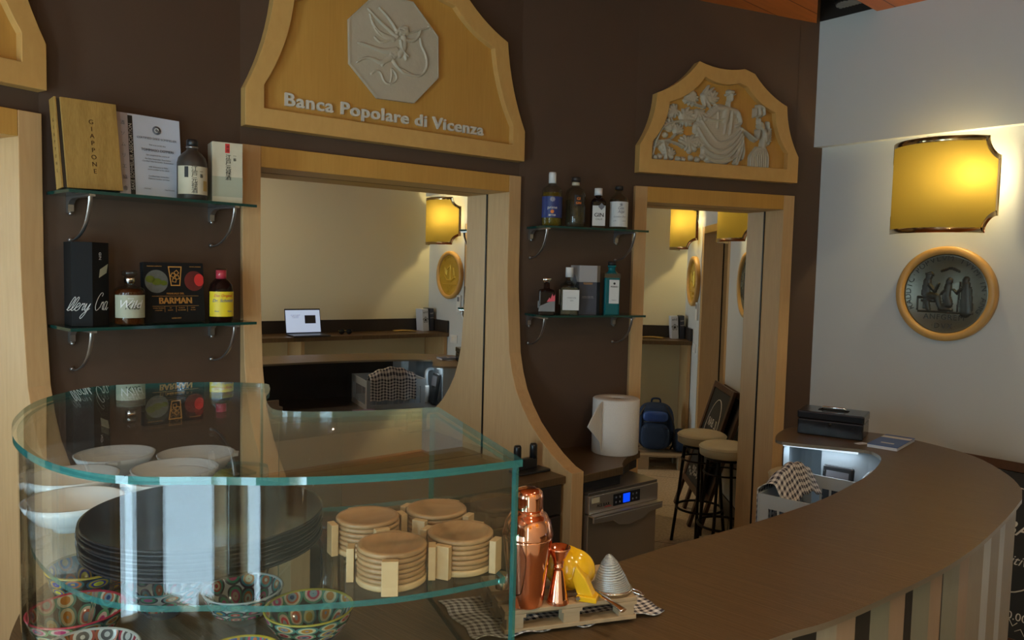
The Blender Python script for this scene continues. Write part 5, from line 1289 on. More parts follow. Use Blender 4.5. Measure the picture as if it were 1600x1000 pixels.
LAMP = 9.0
sconce(-0.024, 2.12, 0.11, 'yellow sconce with scooped corners above the dark bronze medallion')
sconce(1.80, 2.12, -0.09, 'yellow sconce with scooped corners above the gold medallion, seen in the mirrors')

sconce(2.75, 2.12, 0.0, 'added, unseen yellow sconce on the wall facing the mirrors, near the far shelf end', FL)  # extra sconce put out of view for warm fill light
sconce(3.9, 2.12, 0.0, 'added, unseen yellow sconce on the wall facing the mirrors, beside the window', FL)  # second added sconce, also unseen and only for warm fill

# ------------------------------------------------------------------ round medallions
def medallion(s, zc, disc_mat, line_mat, label, texts, strokes, r=0.219):
    t = thing('wall_medallion', label, 'medallion', (s, 0, zc), fr=FW)
    T = Matrix.Rotation(PI / 2, 4, 'X')
    MB().lathe([(r - .004, 0.0), (r, 0.006), (r, 0.030), (r - .006, 0.038), (r - .022, 0.040), (r - .034, 0.034), (r - .036, 0.014)], seg=72, T=T, cap=False).build('wood_ring', 'maple_border', parent=t)
    MB().lathe([(0.001, 0.0185), (r - .048, 0.0185), (r - .044, 0.021), (r - .036, 0.021), (r - .035, 0.012), (0.001, 0.001)], seg=72, T=T).build('metal_disc', disc_mat, parent=t)
    b = MB(); R_ = r - 0.066
    for k, ch in enumerate(texts[0]):
        if ch == ' ': continue
        a = math.radians(205) - math.radians(232) * k / (len(texts[0]) - 1)
        vs, fs = text_geo(ch, 0.036, 0.0012)
        if not vs: continue
        ph = a - PI / 2; out = []
        for v in vs:
            px = v.x; pz = v.y; out.append(Vector((R_ * math.cos(a) + px * math.cos(ph) - pz * math.sin(ph), -0.0195 - v.z, R_ * math.sin(a) + px * math.sin(ph) + pz * math.cos(ph))))
        b.add(out, fs)
    add_text(b, texts[1], 0, -0.120, 0.036, y=-0.0195, extrude=0.0012, space=1.15); add_text(b, texts[2], 0, -0.160, 0.034, y=-0.0195, extrude=0.0012, space=1.3)
    b.build('inscription', line_mat, parent=t, fixn=False)
    st = [([(x * r / .219, z * r / .219) for x, z in pts], rad, h) for pts, rad, h in strokes]
    relief('figures', None, -0.17, -0.17, 0.34, 0.34, -0.0186, 0.0032, st, line_mat, t)
    return t
FIG = [([(-0.115, -0.085), (0.12, -0.085)], .004, .004), ([(-0.12, -0.075), (-0.12, -0.02), (-0.09, -0.02), (-0.09, -0.07)], .004, .004), ([(-0.10, -0.035), (-0.02, -0.035)], .004, .004),
       ([(-0.075, 0.075), (-0.073, 0.082)], .014, .007), ([(-0.09, 0.09), (-0.065, 0.098), (-0.055, 0.085)], .003, .008), ([(-0.08, 0.055), (-0.085, 0.0), (-0.07, -0.02)], (.017, .022), .007), ([(-0.07, 0.04), (-0.045, 0.01), (-0.03, 0.045)], (.008, .005), .009),
       ([(-0.08, -0.01), (-0.035, -0.015), (-0.02, -0.06)], (.018, .010), .008), ([(-0.08, -0.03), (-0.07, -0.075)], .010, .006),
       ([(0.015, 0.055), (0.017, 0.060)], .014, .007), ([(0.012, 0.035), (0.005, -0.01), (0.015, -0.045)], (.015, .020), .007), ([(0.005, 0.02), (-0.018, 0.0)], (.007, .004), .009), ([(0.01, -0.045), (-0.02, -0.07), (0.03, -0.075)], (.012, .006), .007),
       ([(0.085, 0.062), (0.087, 0.068)], .013, .007), ([(0.088, 0.045), (0.088, -0.02), (0.09, -0.078)], (.016, .026), .007), ([(0.075, 0.03), (0.05, 0.005), (0.035, 0.02)], (.007, .004), .008),
       ([(0.062, 0.055), (0.055, -0.08)], .0025, .007), ([(0.108, 0.03), (0.118, -0.07)], .003, .006), ([(-0.02, 0.105), (0.02, 0.12), (0.055, 0.105)], .004, .004)]
medallion(0.0, 1.638, 'bronze', 'bronze_line', 'round dark bronze medallion in a maple ring under the nearer sconce', ('RADDIC·POPVLVM·TVVM·IN·ANG', 'ANFGREM', '·DVX·'), FIG)
SHIP = [([(-0.09, -0.02), (-0.03, -0.05), (0.05, -0.05), (0.09, -0.01)], .010, .006), ([(-0.01, -0.04), (-0.01, 0.09)], .005, .006), ([(-0.01, 0.08), (0.05, 0.05), (0.06, 0.0)], .006, .005), ([(-0.12, -0.085), (0.12, -0.085)], .004, .004), ([(0.08, 0.01), (0.09, 0.06)], .012, .005), ([(-0.07, 0.0), (-0.06, 0.06)], .012, .005)]
medallion(1.782, 1.638, 'gold', 'gold', 'round gold medallion in a maple ring, seen only in the mirrors', ('COMMVNITAS · VICENTIAE · MCC', 'FIDES', 'PAX'), SHIP)
# thermostat and switch
th_ = thing('thermostat', 'white wall thermostat with a small grey display below the gold medallion', 'thermostat', (1.622, 0, 1.375), fr=FW)
MB().box(-0.032, 0.032, -0.018, 0, -0.07, 0.085).build('case', 'switch_white', parent=th_, bevel=0.003)
MB().box(-0.018, 0.018, -0.0195, -0.0182, 0.028, 0.068).build('display', 'ink_grey', parent=th_)
sw = thing('light_switch', 'white rectangular light switch on the wall beside the long shelf end', 'switch', (1.711, 0, 1.055), fr=FW)
MB().box(-0.058, 0.058, -0.008, 0, -0.038, 0.038).build('plate', 'switch_white', parent=sw, bevel=0.002)
for k in (-1, 0, 1): MB().box(k * .027 - .011, k * .027 + .011, -0.011, -0.0082, -0.02, 0.02).build('rocker', 'switch_white', parent=sw, bevel=0.001)
# ------------------------------------------------------------------ back counters and glass washer
bc = thing('back_counter', 'dark low back counter between the curved side panels of the wide mirror', 'counter', (0, 0, 0), fr=F[1])
MB().box(0.067, 1.1665, -0.432, 0.1645, 0.838, 0.868).build('worktop', 'counter_top', parent=bc, bevel=0.002)
MB().box(0.068, 1.1655, -0.405, 0.16, 0.06, 0.837).build('carcass', 'cabinet_dark', parent=bc)
MB().box(0.069, 1.1645, -0.36, 0.10, 0.0, 0.0595).build('plinth', 'black', parent=bc)
ov = [(0.42 + 0.055 * math.cos(k * PI / 12), 0.775 + 0.012 * math.sin(k * PI / 12)) for k in range(24)]
rc = []
for k in range(24):
    a = k * PI / 12; c_, s_ = math.cos(a), math.sin(a); m_ = max(abs(c_) / 0.215, abs(s_) / 0.06); rc.append((0.42 + c_ / m_, 0.775 + s_ / m_ ))
d = MB(); d.ring(rc, ov, -0.425, -0.4055, 'y'); dd_ = d.build('drawer', 'steel', parent=bc)
MB().prism(ov, -0.409, -0.4055, 'y').build('finger_hole', 'black', parent=dd_)
MB().box(0.205, 0.635, -0.425, -0.4055, 0.09, 0.705).build('door', 'steel', parent=bc, bevel=0.002)
MB().box(0.645, 1.150, -0.425, -0.4055, 0.715, 0.834).build('drawer', 'cabinet_dark', parent=bc, bevel=0.002)
MB().box(0.645, 1.150, -0.425, -0.4055, 0.09, 0.705).build('door', 'cabinet_dark', parent=bc, bevel=0.002)
MB().box(0.075, 0.198, -0.425, -0.4055, 0.09, 0.834).build('door', 'cabinet_dark', parent=bc, bevel=0.002)
# black stand with two prongs
x_, y_ = hz(826, 737, 0.868)
st_ = thing('tablet_stand', 'small black two pronged desk stand on the back counter beside the curved panel', 'stand', (x_ - .01, y_ - .0, 0.8685), F[1].ang)
MB().box(-0.07, 0.09, -0.05, 0.03, 0, 0.010).build('base', 'black', parent=st_, bevel=0.003)
MB().box(-0.055, 0.055, -0.005, 0.02, 0.010, 0.055).build('body', 'black', parent=st_, bevel=0.004)
for sx_ in (-0.042, 0.042): MB().lathe([(0.016, 0.05), (0.016, 0.105), (0.013, 0.112), (0.001, 0.113)], c=(sx_, 0.008, 0), seg=16).build('prong', 'black', parent=st_)
# bay worktop between the mirrors
wk = thing('bay_worktop', 'dark brown worktop with a scooped corner holding the paper roll', 'worktop', (0, 0, 0), 0)
pts2 = [(P[2][0] + 0.606 * t + 0.003, P[2][1] - 0.795 * t + .004) for t in (-0.02, 0.46)]
r_pts = [hz(760 + x / 3.127, 580 + y / 3.125, 0.868) for x, y in ((668, 466), (664, 452), (672, 435), (690, 418), (715, 402), (752, 388))]
e1 = F[2].w(0.596, 0.0185); e0 = F[2].w(0.008, 0.0185)
poly = [tuple(pts2[1])] + [tuple(p) for p in r_pts] + [(e1.x, e1.y), (e0.x, e0.y)]
MB().prism(poly, 0.834, 0.868, 'z').build('slab', 'counter_top', parent=wk, bevel=0.002)
MB().prism([poly[0]] + [((p[0] - poly[0][0]) * .93 + poly[0][0], (p[1] - poly[0][1]) * .93 + poly[0][1]) for p in poly[1:-2]] + [poly[-2], poly[-1]], 0.796, 0.8335, 'z').build('apron', 'black', parent=wk)
# kitchen paper roll
rx, ry_ = hz(964, 684, 0.868)
pr_ = thing('paper_roll', 'large white paper towel roll with a loose sheet, on the bay worktop', 'paper roll', (0.492, 3.532, 0.8685), 0.4)
RR, RH = 0.108, 0.252
MB().lathe([(0.024, 0.0), (RR - .002, 0.0), (RR, 0.002), (RR, RH - .004), (RR - .004, RH), (0.026, RH), (0.024, RH - .003), (0.024, 0.0)], seg=64, cap=False).build('roll', 'paper', parent=pr_)
MB().lathe([(0.0238, 0.0), (0.0238, RH - .004), (0.0215, RH - .004), (0.0215, 0.0)], seg=32, cap=False).build('core', 'grey_card', parent=pr_)
def flap(u, v):
    a0 = math.radians(205); d = 0.135 * u
    z = RH - 0.012 + 0.008 * u - v * (RH - 0.01 - 0.0) * (1 - 0.0 * u)
    z = (RH - 0.006) - v * (RH - 0.012) * (1 - 0.25 * u)
    k = d * max(0, 1 - v * 0.93)
    bx, by = (RR + .0015) * math.cos(a0), (RR + .0015) * math.sin(a0)
    curl = 0.020 * math.sin(u * 2.2) * (1 - v)
    return (bx - k * 0.86 - 0.012 * v * u, by - 0.018 * u * v - k * .45 - curl, z - 0.095 * u * u * (1 - v) )
MB().grid(flap, 16, 16).build('loose_sheet', 'paper', parent=pr_, solid=0.0008, fixn=False)
# glass washer
u1 = (0.7955, 0.606); gw = thing('glass_washer', 'steel under-counter glass washer with a blue display and bowed handle', 'dishwasher', (0.331, 3.089, 0.0), math.atan2(u1[1], u1[0]))
WW, DW, ZW = 0.410, 0.33, 0.795
MB().box(0, WW, 0.022, DW, 0.05, ZW - 0.0125).build('body', 'steel_warm', parent=gw, bevel=0.003)
MB().box(-0.001, WW + .001, 0.0, DW, ZW - 0.012, ZW).build('lid', 'steel_dark', parent=gw, bevel=0.002)
MB().box(0.0, WW, -0.006, 0.0215, 0.707, ZW - 0.0125).build('control_panel', 'steel', parent=gw, bevel=0.002)
dr = MB().box(0.0, WW, 0.0, 0.0215, 0.09, 0.700).build('door', 'steel_warm', parent=gw, bevel=0.003)
hp = [(0.0, 0.678), (0.0, 0.699), (WW, 0.699), (WW, 0.678), (WW * .80, 0.672), (WW * .70, 0.652), (WW * .5, 0.640), (WW * .36, 0.650), (WW * .28, 0.672)]
MB().prism(hp, -0.036, -0.026, 'y').build('handle', 'steel', parent=dr, bevel=0.002)
MB().prism([(0.0, 0.6992), (WW, 0.6992), (WW, 0.7062), (0.0, 0.7062)], -0.036, 0.0, 'y').build('handle_ledge', 'steel', parent=dr)
db = MB().box(0.135, 0.295, -0.0085, -0.0062, 0.722, 0.772).build('display_frame', 'black', parent=gw, bevel=0.001)
MB().box(0.192, 0.232, -0.0095, -0.0087, 0.728, 0.766).build('display', 'display_blue', parent=db)
b = MB()
for x in (0.150, 0.172, 0.250, 0.272):
    for z in (0.736, 0.757): b.lathe([(0.0045, 0), (0.0045, 0.0012), (0.0001, 0.0013)], seg=12, T=Matrix.Translation((x, -0.0087, z)) @ Matrix.Rotation(PI / 2, 4, 'X'))
b.build('buttons', 'ink_grey', parent=db)
MB().box(0.012, 0.056, -0.0075, -0.0062, 0.752, 0.774).build('sticker', 'cream_label', parent=gw)
b = MB(); add_text(b, 'ACE B.A.R.', 0.080, 0.732, 0.018, y=-0.0064, bold=.0006, sx=.9); b.build('badge_lettering', 'ink', parent=gw, fixn=False)
MB().box(0.085, 0.122, -0.0072, -0.0063, 0.726, 0.7285).build('badge_line', 'red', parent=gw)
for x in (0.03, WW - .03): 
    for y in (0.05, DW - .04): MB().lathe([(0.016, 0), (0.016, 0.052)], c=(x, y, 0), seg=12).build('foot', 'black', parent=gw)

# ------------------------------------------------------------------ things on the bar counter
cb = thing('cash_box', 'black metal cash box with a folding lid handle on the counter end', 'cash box', (1.142, 3.018, CZ + 0.0006), math.atan2(-0.53, 0.85))
MB().box(0, 0.240, 0, 0.155, 0.0, 0.062).build('body', 'black_gloss', parent=cb, bevel=0.005)
MB().box(-0.002, 0.242, -0.002, 0.157, 0.063, 0.094).build('lid', 'black_gloss', parent=cb, bevel=0.005)
MB().box(0.065, 0.175, 0.055, 0.100, 0.0942, 0.0955).build('handle_recess', 'black_matte', parent=cb)
MB().tube([(0.075, 0.078, 0.0945), (0.079, 0.078, 0.104), (0.160, 0.078, 0.104), (0.165, 0.078, 0.0945)], 0.004, 8).build('handle', 'chrome', parent=cb)
MB().lathe([(0.007, 0), (0.007, 0.003), (0.0001, 0.003)], seg=16, T=Matrix.Translation((0.12, -0.002, 0.05)) @ Matrix.Rotation(PI / 2, 4, 'X')).build('lock', 'black_metal', parent=cb)
bo = thing('booklet', 'blue covered booklet lying on the counter beside the cash box', 'booklet', (1.322, 2.803, CZ + 0.0006), math.atan2(-0.067, 0.076) )
BT = Matrix.Identity(4)
q = [Vector(p) for p in ((0, 0), (0.100, 0.0), (0.126, 0.235), (0.020, 0.235))]
q = [(p.x, p.y) for p in q]
MB().prism([(0, 0), (0.102, 0), (0.102, 0.235), (0, 0.235)], 0.0, 0.011, 'z').build('pages', 'paper_white', parent=bo)
MB().prism([(-.001, -.001), (0.103, -.001), (0.103, 0.237), (-.001, 0.237)], 0.0112, 0.0128, 'z').build('cover', 'blue_cover', parent=bo)
MB().box(0.0, 0.102, 0.17, 0.205, 0.0129, 0.0133).build('cover_band', 'ink_white', parent=bo)
MB().box(0.03, 0.075, 0.055, 0.068, 0.0129, 0.0133).build('cover_caption', 'ink_white', parent=bo)
pc_ = MB().prism([(0, 0), (0.05, 0.012), (0.035, 0.045), (-0.008, 0.02)], 0, 0.0006, 'z').build('paper_slip', 'paper_white', loc=(1.305, 2.835, CZ + 0.0006)); tag(pc_, 'small crumpled white slip of paper between cash box and booklet', 'paper slip')

# plastic glass crate on the work shelf
e1_ = Vector((0.665, 0.747)); bk_ = thing('glass_crate', 'grey plastic glass crate with slotted sides on the work shelf', 'crate', (0.830, 2.490, SZ + 0.0005), math.atan2(e1_.y, e1_.x))
CL, CW, CH = 0.385, 0.36, 0.185
def crate_side(L_, T, thru=0):
    b = MB(); b.box(0, L_, 0, 0.006, CH - 0.045, CH, T=T); b.box(0, L_, 0, 0.006, 0, 0.030, T=T); b.box(0, 0.03, 0, 0.006, 0.030, CH - 0.045, T=T); b.box(L_ - 0.03, L_, 0, 0.006, 0.030, CH - 0.045, T=T)
    n = 9
    for k in range(1, n): x = 0.03 + (L_ - 0.06) * k / n; b.box(x - 0.0035, x + 0.0035, 0.001, 0.005, 0.030, CH - 0.045, T=T)
    return b.build('slotted_side', 'basket_plastic', parent=bk_)
crate_side(CL, Matrix.Identity(4)); crate_side(CL, Matrix.Translation((0, -CW, 0)))
crate_side(CW - .007, Matrix.Translation((0.006, -CW + .0065, 0)) @ Matrix.Rotation(PI / 2, 4, 'Z')); crate_side(CW - .007, Matrix.Translation((CL, -CW + .0065, 0)) @ Matrix.Rotation(PI / 2, 4, 'Z'))
b = MB(); b.box(0.006, CL - .006, -CW + .006, 0, 0.0, 0.006); b.build('bottom', 'basket_plastic', parent=bk_)
b = MB()
for k in range(1, 5):
    b.box(0.006, CL - .006, -CW * k / 5 - .0015, -CW * k / 5 + .0015, 0.0065, 0.06)
b.build('divider', 'basket_plastic', parent=bk_)
# towel hung over the near corner of the crate
def hung(u, v):
    # u along the rim, v across: outside hem -> over the rim -> inside
    x = 0.02 + 0.30 * u; w = v * 0.30
    out_, = (0.125,)
    if w < 0.14: y = 0.018 + 0.006 * math.sin(u * 19) * (1 - w / .14); z = CH + 0.006 - (0.14 - w) * 0.95
    elif w < 0.20:
        a = (w - 0.14) / 0.06; y = 0.018 - 0.06 * a; z = CH + 0.006 + 0.072 * math.sin(PI * a * .6) * (0.4 + 0.6 * math.sin(PI * u))
    else: a = (w - 0.20) / 0.10; y = -0.042 - 0.05 * a; z = CH + 0.006 + 0.068 * (0.4 + 0.6 * math.sin(PI * u)) - 0.09 * a
    return (x, y, z + 0.004 * math.sin(u * 23 + v * 5))
b = MB(); b.grid(hung, 40, 40, uvf=lambda u, v: (u * 15, v * 15))
o = b.build('checked_towel', 'towel_hang', fixn=False, solid=0.002); o.location = bk_.location; o.rotation_euler = bk_.rotation_euler
tag(o, 'black and white checked towel draped over the rim of the grey crate', 'towel')
# folded violet cloth under the crate edge
b = MB(); b.grid(lambda u, v: (0.14 * u, 0.10 * v, 0.006 + 0.004 * math.sin(u * 9) * math.sin(v * 7)), 12, 8)
o = b.build('folded_cloth', 'violet_cloth', loc=(0.755, 2.43, SZ + .001), rz=0.75, solid=0.006, fixn=False); tag(o, 'folded violet cloth beside the grey crate on the work shelf', 'cloth')
# grey hose and socket block behind the crate
hs = thing('drain_hose', 'pale grey bent hose rising behind the glass crate', 'hose', (1.275, 2.715, SZ + .001))
MB().tube(smooth_line([(0, 0, 0.0), (0.0, 0.0, 0.10), (0.0, -0.005, 0.17), (0.03, -0.010, 0.205), (0.08, 0.0, 0.212), (0.11, 0.01, 0.200)], 6), 0.012, 12).build('pipe', 'basket_plastic', parent=hs)
MB().lathe([(0.018, 0.0), (0.018, 0.10), (0.015, 0.11)], seg=16).build('collar', 'switch_white', parent=hs)
pdv = thing('card_reader', 'black card terminal standing on the work shelf under the counter', 'card terminal', (1.205, 2.785, SZ + .001), -0.72)
Tk = Matrix.Rotation(-0.15, 4, 'X')
MB().box(-0.055, 0.055, -0.012, 0.012, 0.003, 0.205, T=Tk).build('body', 'black', parent=pdv, bevel=0.008)
MB().box(-0.040, 0.040, -0.0135, -0.0122, 0.12, 0.185, T=Tk).build('screen', 'ink_grey', parent=pdv)

# ice well with oranges, seen in the wide mirror
iw = thing('ice_well', 'dark sunken steel ice well with a raised rim in the work shelf', 'ice well', (0.30, 1.80, SZ + 0.001), 0.62)
b = MB(); o_ = [(-0.33, -0.16), (0.33, -0.16), (0.33, 0.16), (-0.33, 0.16)]; i_ = [(x * .93, y * .86) for x, y in o_]
b.ring(o_, i_, 0.0, 0.055, 'z'); b.build('rim', 'steel', parent=iw, bevel=0.003)
MB().prism(i_, 0.001, 0.006, 'z').build('basin', 'black', parent=iw)
MB().box(-0.30, 0.30, 0.163, 0.176, 0.0, 0.10).build('back_splash', 'steel', parent=iw)
for k, (x, y, z) in enumerate([(-0.26, 0.06, 0.036), (-0.20, 0.03, 0.036), (-0.235, 0.045, 0.078), (-0.15, 0.07, 0.034)]):
    b = MB(); b.sphere((0, 0, 0), 0.032, sz=.93); o = b.build('orange', 'terracotta', parent=None)
    w_ = Matrix.Rotation(0.62, 4, 'Z') @ Vector((x, y, z)); o.location = (0.30 + w_.x, 1.80 + w_.y, SZ + .001 + w_.z)
    tag(o, ['orange at the left of the heap in the ice well', 'orange in front of the heap in the ice well', 'orange on top of the heap in the ice well', 'orange at the right of the heap in the ice well'][k], 'orange', 'oranges in the ice well')

# ------------------------------------------------------------------ stools, boards, backpack (seen in the narrow mirror)
def stool(x, y, rz, label):
    t = thing('bar_stool', label, 'stool', (x, y, 0), rz, 'padded bar stools')
    MB().lathe([(0.001, 0.645), (0.135, 0.645), (0.147, 0.652), (0.1495, 0.690), (0.147, 0.702), (0.13, 0.712), (0.06, 0.717), (0.001, 0.718)], seg=48).build('seat', 'leather', parent=t)
    MB().tube([(0.1495 * math.cos(a), 0.1495 * math.sin(a), 0.695) for a in [k * PI / 20 for k in range(40)]], 0.003, 8, closed=True).build('piping', 'leather', parent=t)
    MB().tube([(0.105 * math.cos(a), 0.105 * math.sin(a), 0.632) for a in [k * PI / 16 for k in range(32)]], 0.010, 8, closed=True).build('seat_ring', 'black_metal', parent=t)
    MB().tube([(0.142 * math.cos(a), 0.142 * math.sin(a), 0.235) for a in [k * PI / 20 for k in range(40)]], 0.008, 8, closed=True).build('foot_ring', 'black_metal', parent=t)
    MB().tube([(0.120 * math.cos(a), 0.120 * math.sin(a), 0.545) for a in [k * PI / 16 for k in range(32)]], 0.006, 8, closed=True).build('upper_ring', 'black_metal', parent=t)
    for k in range(4):
        a = k * PI / 2 + PI / 4; c_, s_ = math.cos(a), math.sin(a)
        MB().tube(smooth_line([(0.10 * c_, 0.10 * s_, 0.64), (0.112 * c_, 0.112 * s_, 0.52), (0.135 * c_, 0.135 * s_, 0.27), (0.165 * c_, 0.165 * s_, 0.0)], 5), [0.011] * 6 + [0.010] * 10, 8).build('leg', 'black_metal', parent=t)
stool(1.62, 3.545, 0.2, 'bar stool with a cream padded seat, the one nearer the glass washer in the mirror')
stool(1.475, 3.835, 0.5, 'bar stool with a cream padded seat, overlapping the other stool in the mirror')
def chalkboard(s, label, dy=0.0, text=True, W_=0.56, Hb=0.965):
    fr = FW; t = thing('chalkboard', label, 'chalkboard', (s, -0.33 - dy, 0.0), fr=fr, group=None)
    T = Matrix.Rotation(math.radians(-16.5), 4, 'X')
    f = 0.045
    for nm, a in (('stile', (0, f, 0.0, Hb)), ('stile', (W_ - f, W_, 0.0, Hb)), ('rail', (f, W_ - f, Hb - f, Hb)), ('rail', (f, W_ - f, 0.20, 0.20 + f))):
        MB().box(a[0], a[1], 0, 0.022, a[2] + .004, a[3], T=T).build(nm, 'board_wood', parent=t, bevel=0.002)
    MB().box(f, W_ - f, 0.008, 0.014, 0.20 + f, Hb - f, T=T).build('slate', 'chalk', parent=t)
    if text:
        b = MB(); r = random.Random(5)
        add_text(b, 'IL BAR', W_ / 2, 0.66, 0.085, y=0.0075, T=T, shear=.3)
        ell = [(W_ / 2 + 0.15 * math.cos(k * PI / 20), 0.64, 0) for k in range(40)]
        b.tube([T @ Vector((W_ / 2 + 0.16 * math.cos(k * PI / 20), 0.007, 0.64 + 0.22 * math.sin(k * PI / 20))) for k in range(40)], 0.003, 5, closed=True)
        add_text(b, 'aperitivi', W_ / 2, 0.54, 0.055, y=0.0075, T=T, shear=.4)
        add_text(b, '7.00 - 20.00', W_ / 2, 0.32, 0.045, y=0.0075, T=T)
        for k in range(9):
            z = 0.275 + r.random() * 0.03; x = 0.08 + k * 0.045; b.tube([T @ Vector((x + dx, 0.007, z + dz)) for dx, dz in ((0, 0), (0.02, 0.015), (0.035, -0.008), (0.05, 0.01))], 0.0018, 5)
        b.build('chalk_writing', 'ink_white', parent=t, fixn=False)
    return t
chalkboard(0.085, 'front chalkboard in a dark wooden frame leaning on the white wall, covered in chalk writing')
chalkboard(-0.03, 'plain chalkboard in a dark frame leaning behind the chalkboard with writing', dy=-0.045, text=False, Hb=0.955)
# pallet with backpack in the corner by the long wall
FC = FL
bp = thing('floor_pallet', 'full size wooden pallet on the floor under the long shelf', 'pallet', (0.03, -0.62, 0.0), fr=FC)
for k in range(5): MB().box(0, 0.80, k * 0.125, k * 0.125 + 0.09, 0.110, 0.128).build('deck_board', 'pallet', parent=bp, bevel=0.002)
for k in range(3):
    MB().box(k * 0.35, k * 0.35 + 0.1, 0, 0.59, 0.092, 0.1098).build('cross_board', 'pallet', parent=bp)
    for y0 in (0, 0.245, 0.49): MB().box(k * 0.35, k * 0.35 + 0.1, y0, y0 + 0.1, 0.0, 0.0918).build('block', 'pallet', parent=bp, bevel=0.002)
bg = thing('backpack', 'navy blue backpack slumped on the floor pallet', 'backpack', (0.30, -0.38, 0.1285), 0.15, fr=FC)
def ell_block(name, c, s, m_, p=2.6):
    mb = MB()
    def fn(u, v):
        a = 2 * PI * u; e = -PI / 2 + PI * v
        g = lambda w, q: math.copysign(abs(w) ** (2 / q), w)
        return (c[0] + s[0] * g(math.cos(e), p) * g(math.cos(a), p), c[1] + s[1] * g(math.cos(e), p) * g(math.sin(a), p), c[2] + s[2] * g(math.sin(e), p))
    mb.grid(fn, 32, 18); return mb.build(name, m_, parent=bg)
ell_block('main_bag', (0, 0, 0.21), (0.165, 0.11, 0.21), 'navy_fabric', 3.0)
ell_block('front_pocket', (0.0, -0.12, 0.14), (0.125, 0.045, 0.115), 'navy_fabric', 3.2)
ell_block('upper_pocket', (0.0, -0.10, 0.31), (0.11, 0.035, 0.05), 'blue_cover', 3.0)
ell_block('side_bag', (-0.22, -0.03, 0.10), (0.07, 0.10, 0.10), 'navy_fabric', 2.8)
MB().tube(smooth_line([(-0.04, 0.03, 0.41), (-0.03, 0.02, 0.45), (0.03, 0.02, 0.45), (0.04, 0.03, 0.41)], 5), 0.008, 8).build('grab_loop', 'navy_fabric', parent=bg)
for sx_ in (-1, 1): MB().tube(smooth_line([(0.09 * sx_, -0.05, 0.40), (0.15 * sx_, -0.11, 0.28), (0.17 * sx_, -0.10, 0.12), (0.14 * sx_, -0.05, 0.02)], 5), 0.011, 8, flat=.4).build('strap', 'black', parent=bg)
for z in (0.22, 0.27): MB().tube([(-0.10, -0.150, z), (0.10, -0.150, z)], 0.004, 6).build('zip', 'black', parent=bg)

# ------------------------------------------------------------------ long shelf on the opposite wall with laptop and books
ls = thing('long_wall_shelf', 'long dark brown wall shelf with an upstand on the wall facing the mirrors', 'shelf', (0, 0, 0), fr=FL)
MB().box(0.004, 2.55, -0.40, -0.0005, 1.070, 1.106).build('board', 'counter_top', parent=ls, bevel=0.002)
MB().box(0.004, 2.55, -0.022, -0.0005, 1.1063, 1.216).build('upstand', 'cabinet_dark', parent=ls, bevel=0.002)
MB().box(0.004, 0.022, -0.40, -0.0225, 1.1063, 1.216).build('end_upstand', 'cabinet_dark', parent=ls, bevel=0.002)
MB().box(0.006, 0.036, -0.37, -0.001, 0.0, 1.0695).build('end_support', 'maple', parent=ls)
MB().box(1.35, 1.38, -0.33, -0.001, 0.0, 1.0695).build('middle_support', 'maple', parent=ls)
MB().box(2.50, 2.53, -0.37, -0.001, 0.0, 1.0695).build('end_support', 'maple', parent=ls)
lp = thing('laptop', 'open laptop with a bright page on its screen, on the long shelf', 'laptop', (1.31, -0.20, 1.1065), 0.0, fr=FL)
MB().box(-0.155, 0.155, -0.215, 0.0, 0.002, 0.014).build('base', 'laptop_grey', parent=lp, bevel=0.003)
MB().box(-0.135, 0.135, -0.11, -0.015, 0.0141, 0.0148).build('keyboard', 'black', parent=lp)
Ts_ = Matrix.Translation((0, -0.002, 0.012)) @ Matrix.Rotation(math.radians(-12), 4, 'X')
lid = MB().box(-0.155, 0.155, -0.004, 0.003, 0.002, 0.212, T=Ts_).build('lid', 'black', parent=lp, bevel=0.002)
MB().box(-0.149, 0.149, -0.0052, -0.0042, 0.010, 0.200, T=Ts_).build('screen', 'screen', parent=lid)
MB().box(-0.110, -0.015, -0.0060, -0.0053, 0.085, 0.155, T=Ts_).build('dark_window', 'screen_dark', parent=lid)
b = MB()
for k in range(3): add_text(b, ['Benvenuti al nostro bar', 'cocktail e distillati', 'ordina al banco'][k], 0.065, 0.155 - k * .011, 0.0085, y=-0.0054, T=Ts_)
b.build('page_lettering', 'ink_grey', parent=lid, fixn=False)
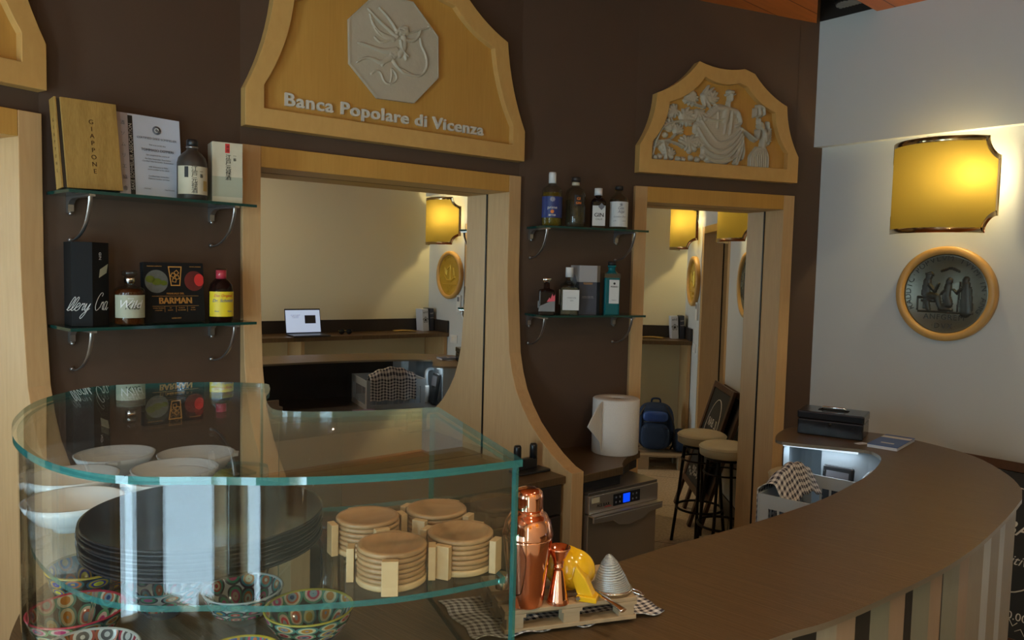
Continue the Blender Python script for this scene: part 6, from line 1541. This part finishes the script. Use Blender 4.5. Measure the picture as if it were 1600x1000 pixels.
def stand_book(x, lean, w_, h_, d_, m_, lab_, lines, tilt):
    t = thing('book', lab_, 'book', (x, -0.165, 1.1065), lean, fr=FL)
    T = Matrix.Rotation(math.radians(tilt), 4, 'Y')
    MB().box(0, w_, 0, d_, 0.001, h_, T=T).build('cover', m_, parent=t, bevel=0.001)
    b = MB()
    for tx, z, s_ in lines: add_text(b, tx, w_ / 2, z, s_, y=-0.0004, T=T)
    b.build('spine_lettering', 'ink' if m_ == 'paper_white' else 'ink_white', parent=t, fixn=False)
stand_book(0.082, 0.0, 0.062, 0.208, 0.13, 'paper_white', 'white upright book with a small plant drawing on the long shelf', [('Erbe', 0.17, 0.026), ('❀', 0.085, 0.070)], 4)
stand_book(0.030, 0.0, 0.042, 0.212, 0.13, 'navy_card', 'dark upright book leaning beside the white book on the long shelf', [('Vini', 0.16, 0.02), ('Rossi', 0.12, 0.015)], 2)
mg = thing('magazine', 'orange covered magazine lying open beside the upright books', 'magazine', (0.24, -0.20, 1.1065), 0.3, fr=FL)
MB().grid(lambda u, v: (0.20 * u, 0.14 * v, 0.002 + 0.006 * abs(math.sin(PI * u * 1.0))), 14, 3).build('pages', 'magazine', parent=mg, solid=0.003, fixn=False)
sg = thing('sunglasses', 'folded dark sunglasses on the long shelf beside the laptop', 'sunglasses', (0.96, -0.26, 1.1065), 0.2, fr=FL)
for sx_ in (-0.032, 0.032): MB().lathe([(0.0001, 0), (0.022, 0), (0.024, 0.0015), (0.022, 0.003), (0.0001, 0.003)], seg=20, T=Matrix.Translation((sx_, 0, 0.024)) @ Matrix.Rotation(PI / 2, 4, 'X')).build('lens', 'black_gloss', parent=sg)
MB().tube([(-0.012, 0, 0.032), (0, 0, 0.035), (0.012, 0, 0.032)], 0.002, 6).build('bridge', 'gold', parent=sg)
for sx_ in (-1, 1): MB().tube([(0.055 * sx_, 0, 0.033), (0.050 * sx_, 0.05, 0.028), (0.02 * sx_, 0.055, 0.005)], 0.0022, 6).build('temple', 'gold', parent=sg)
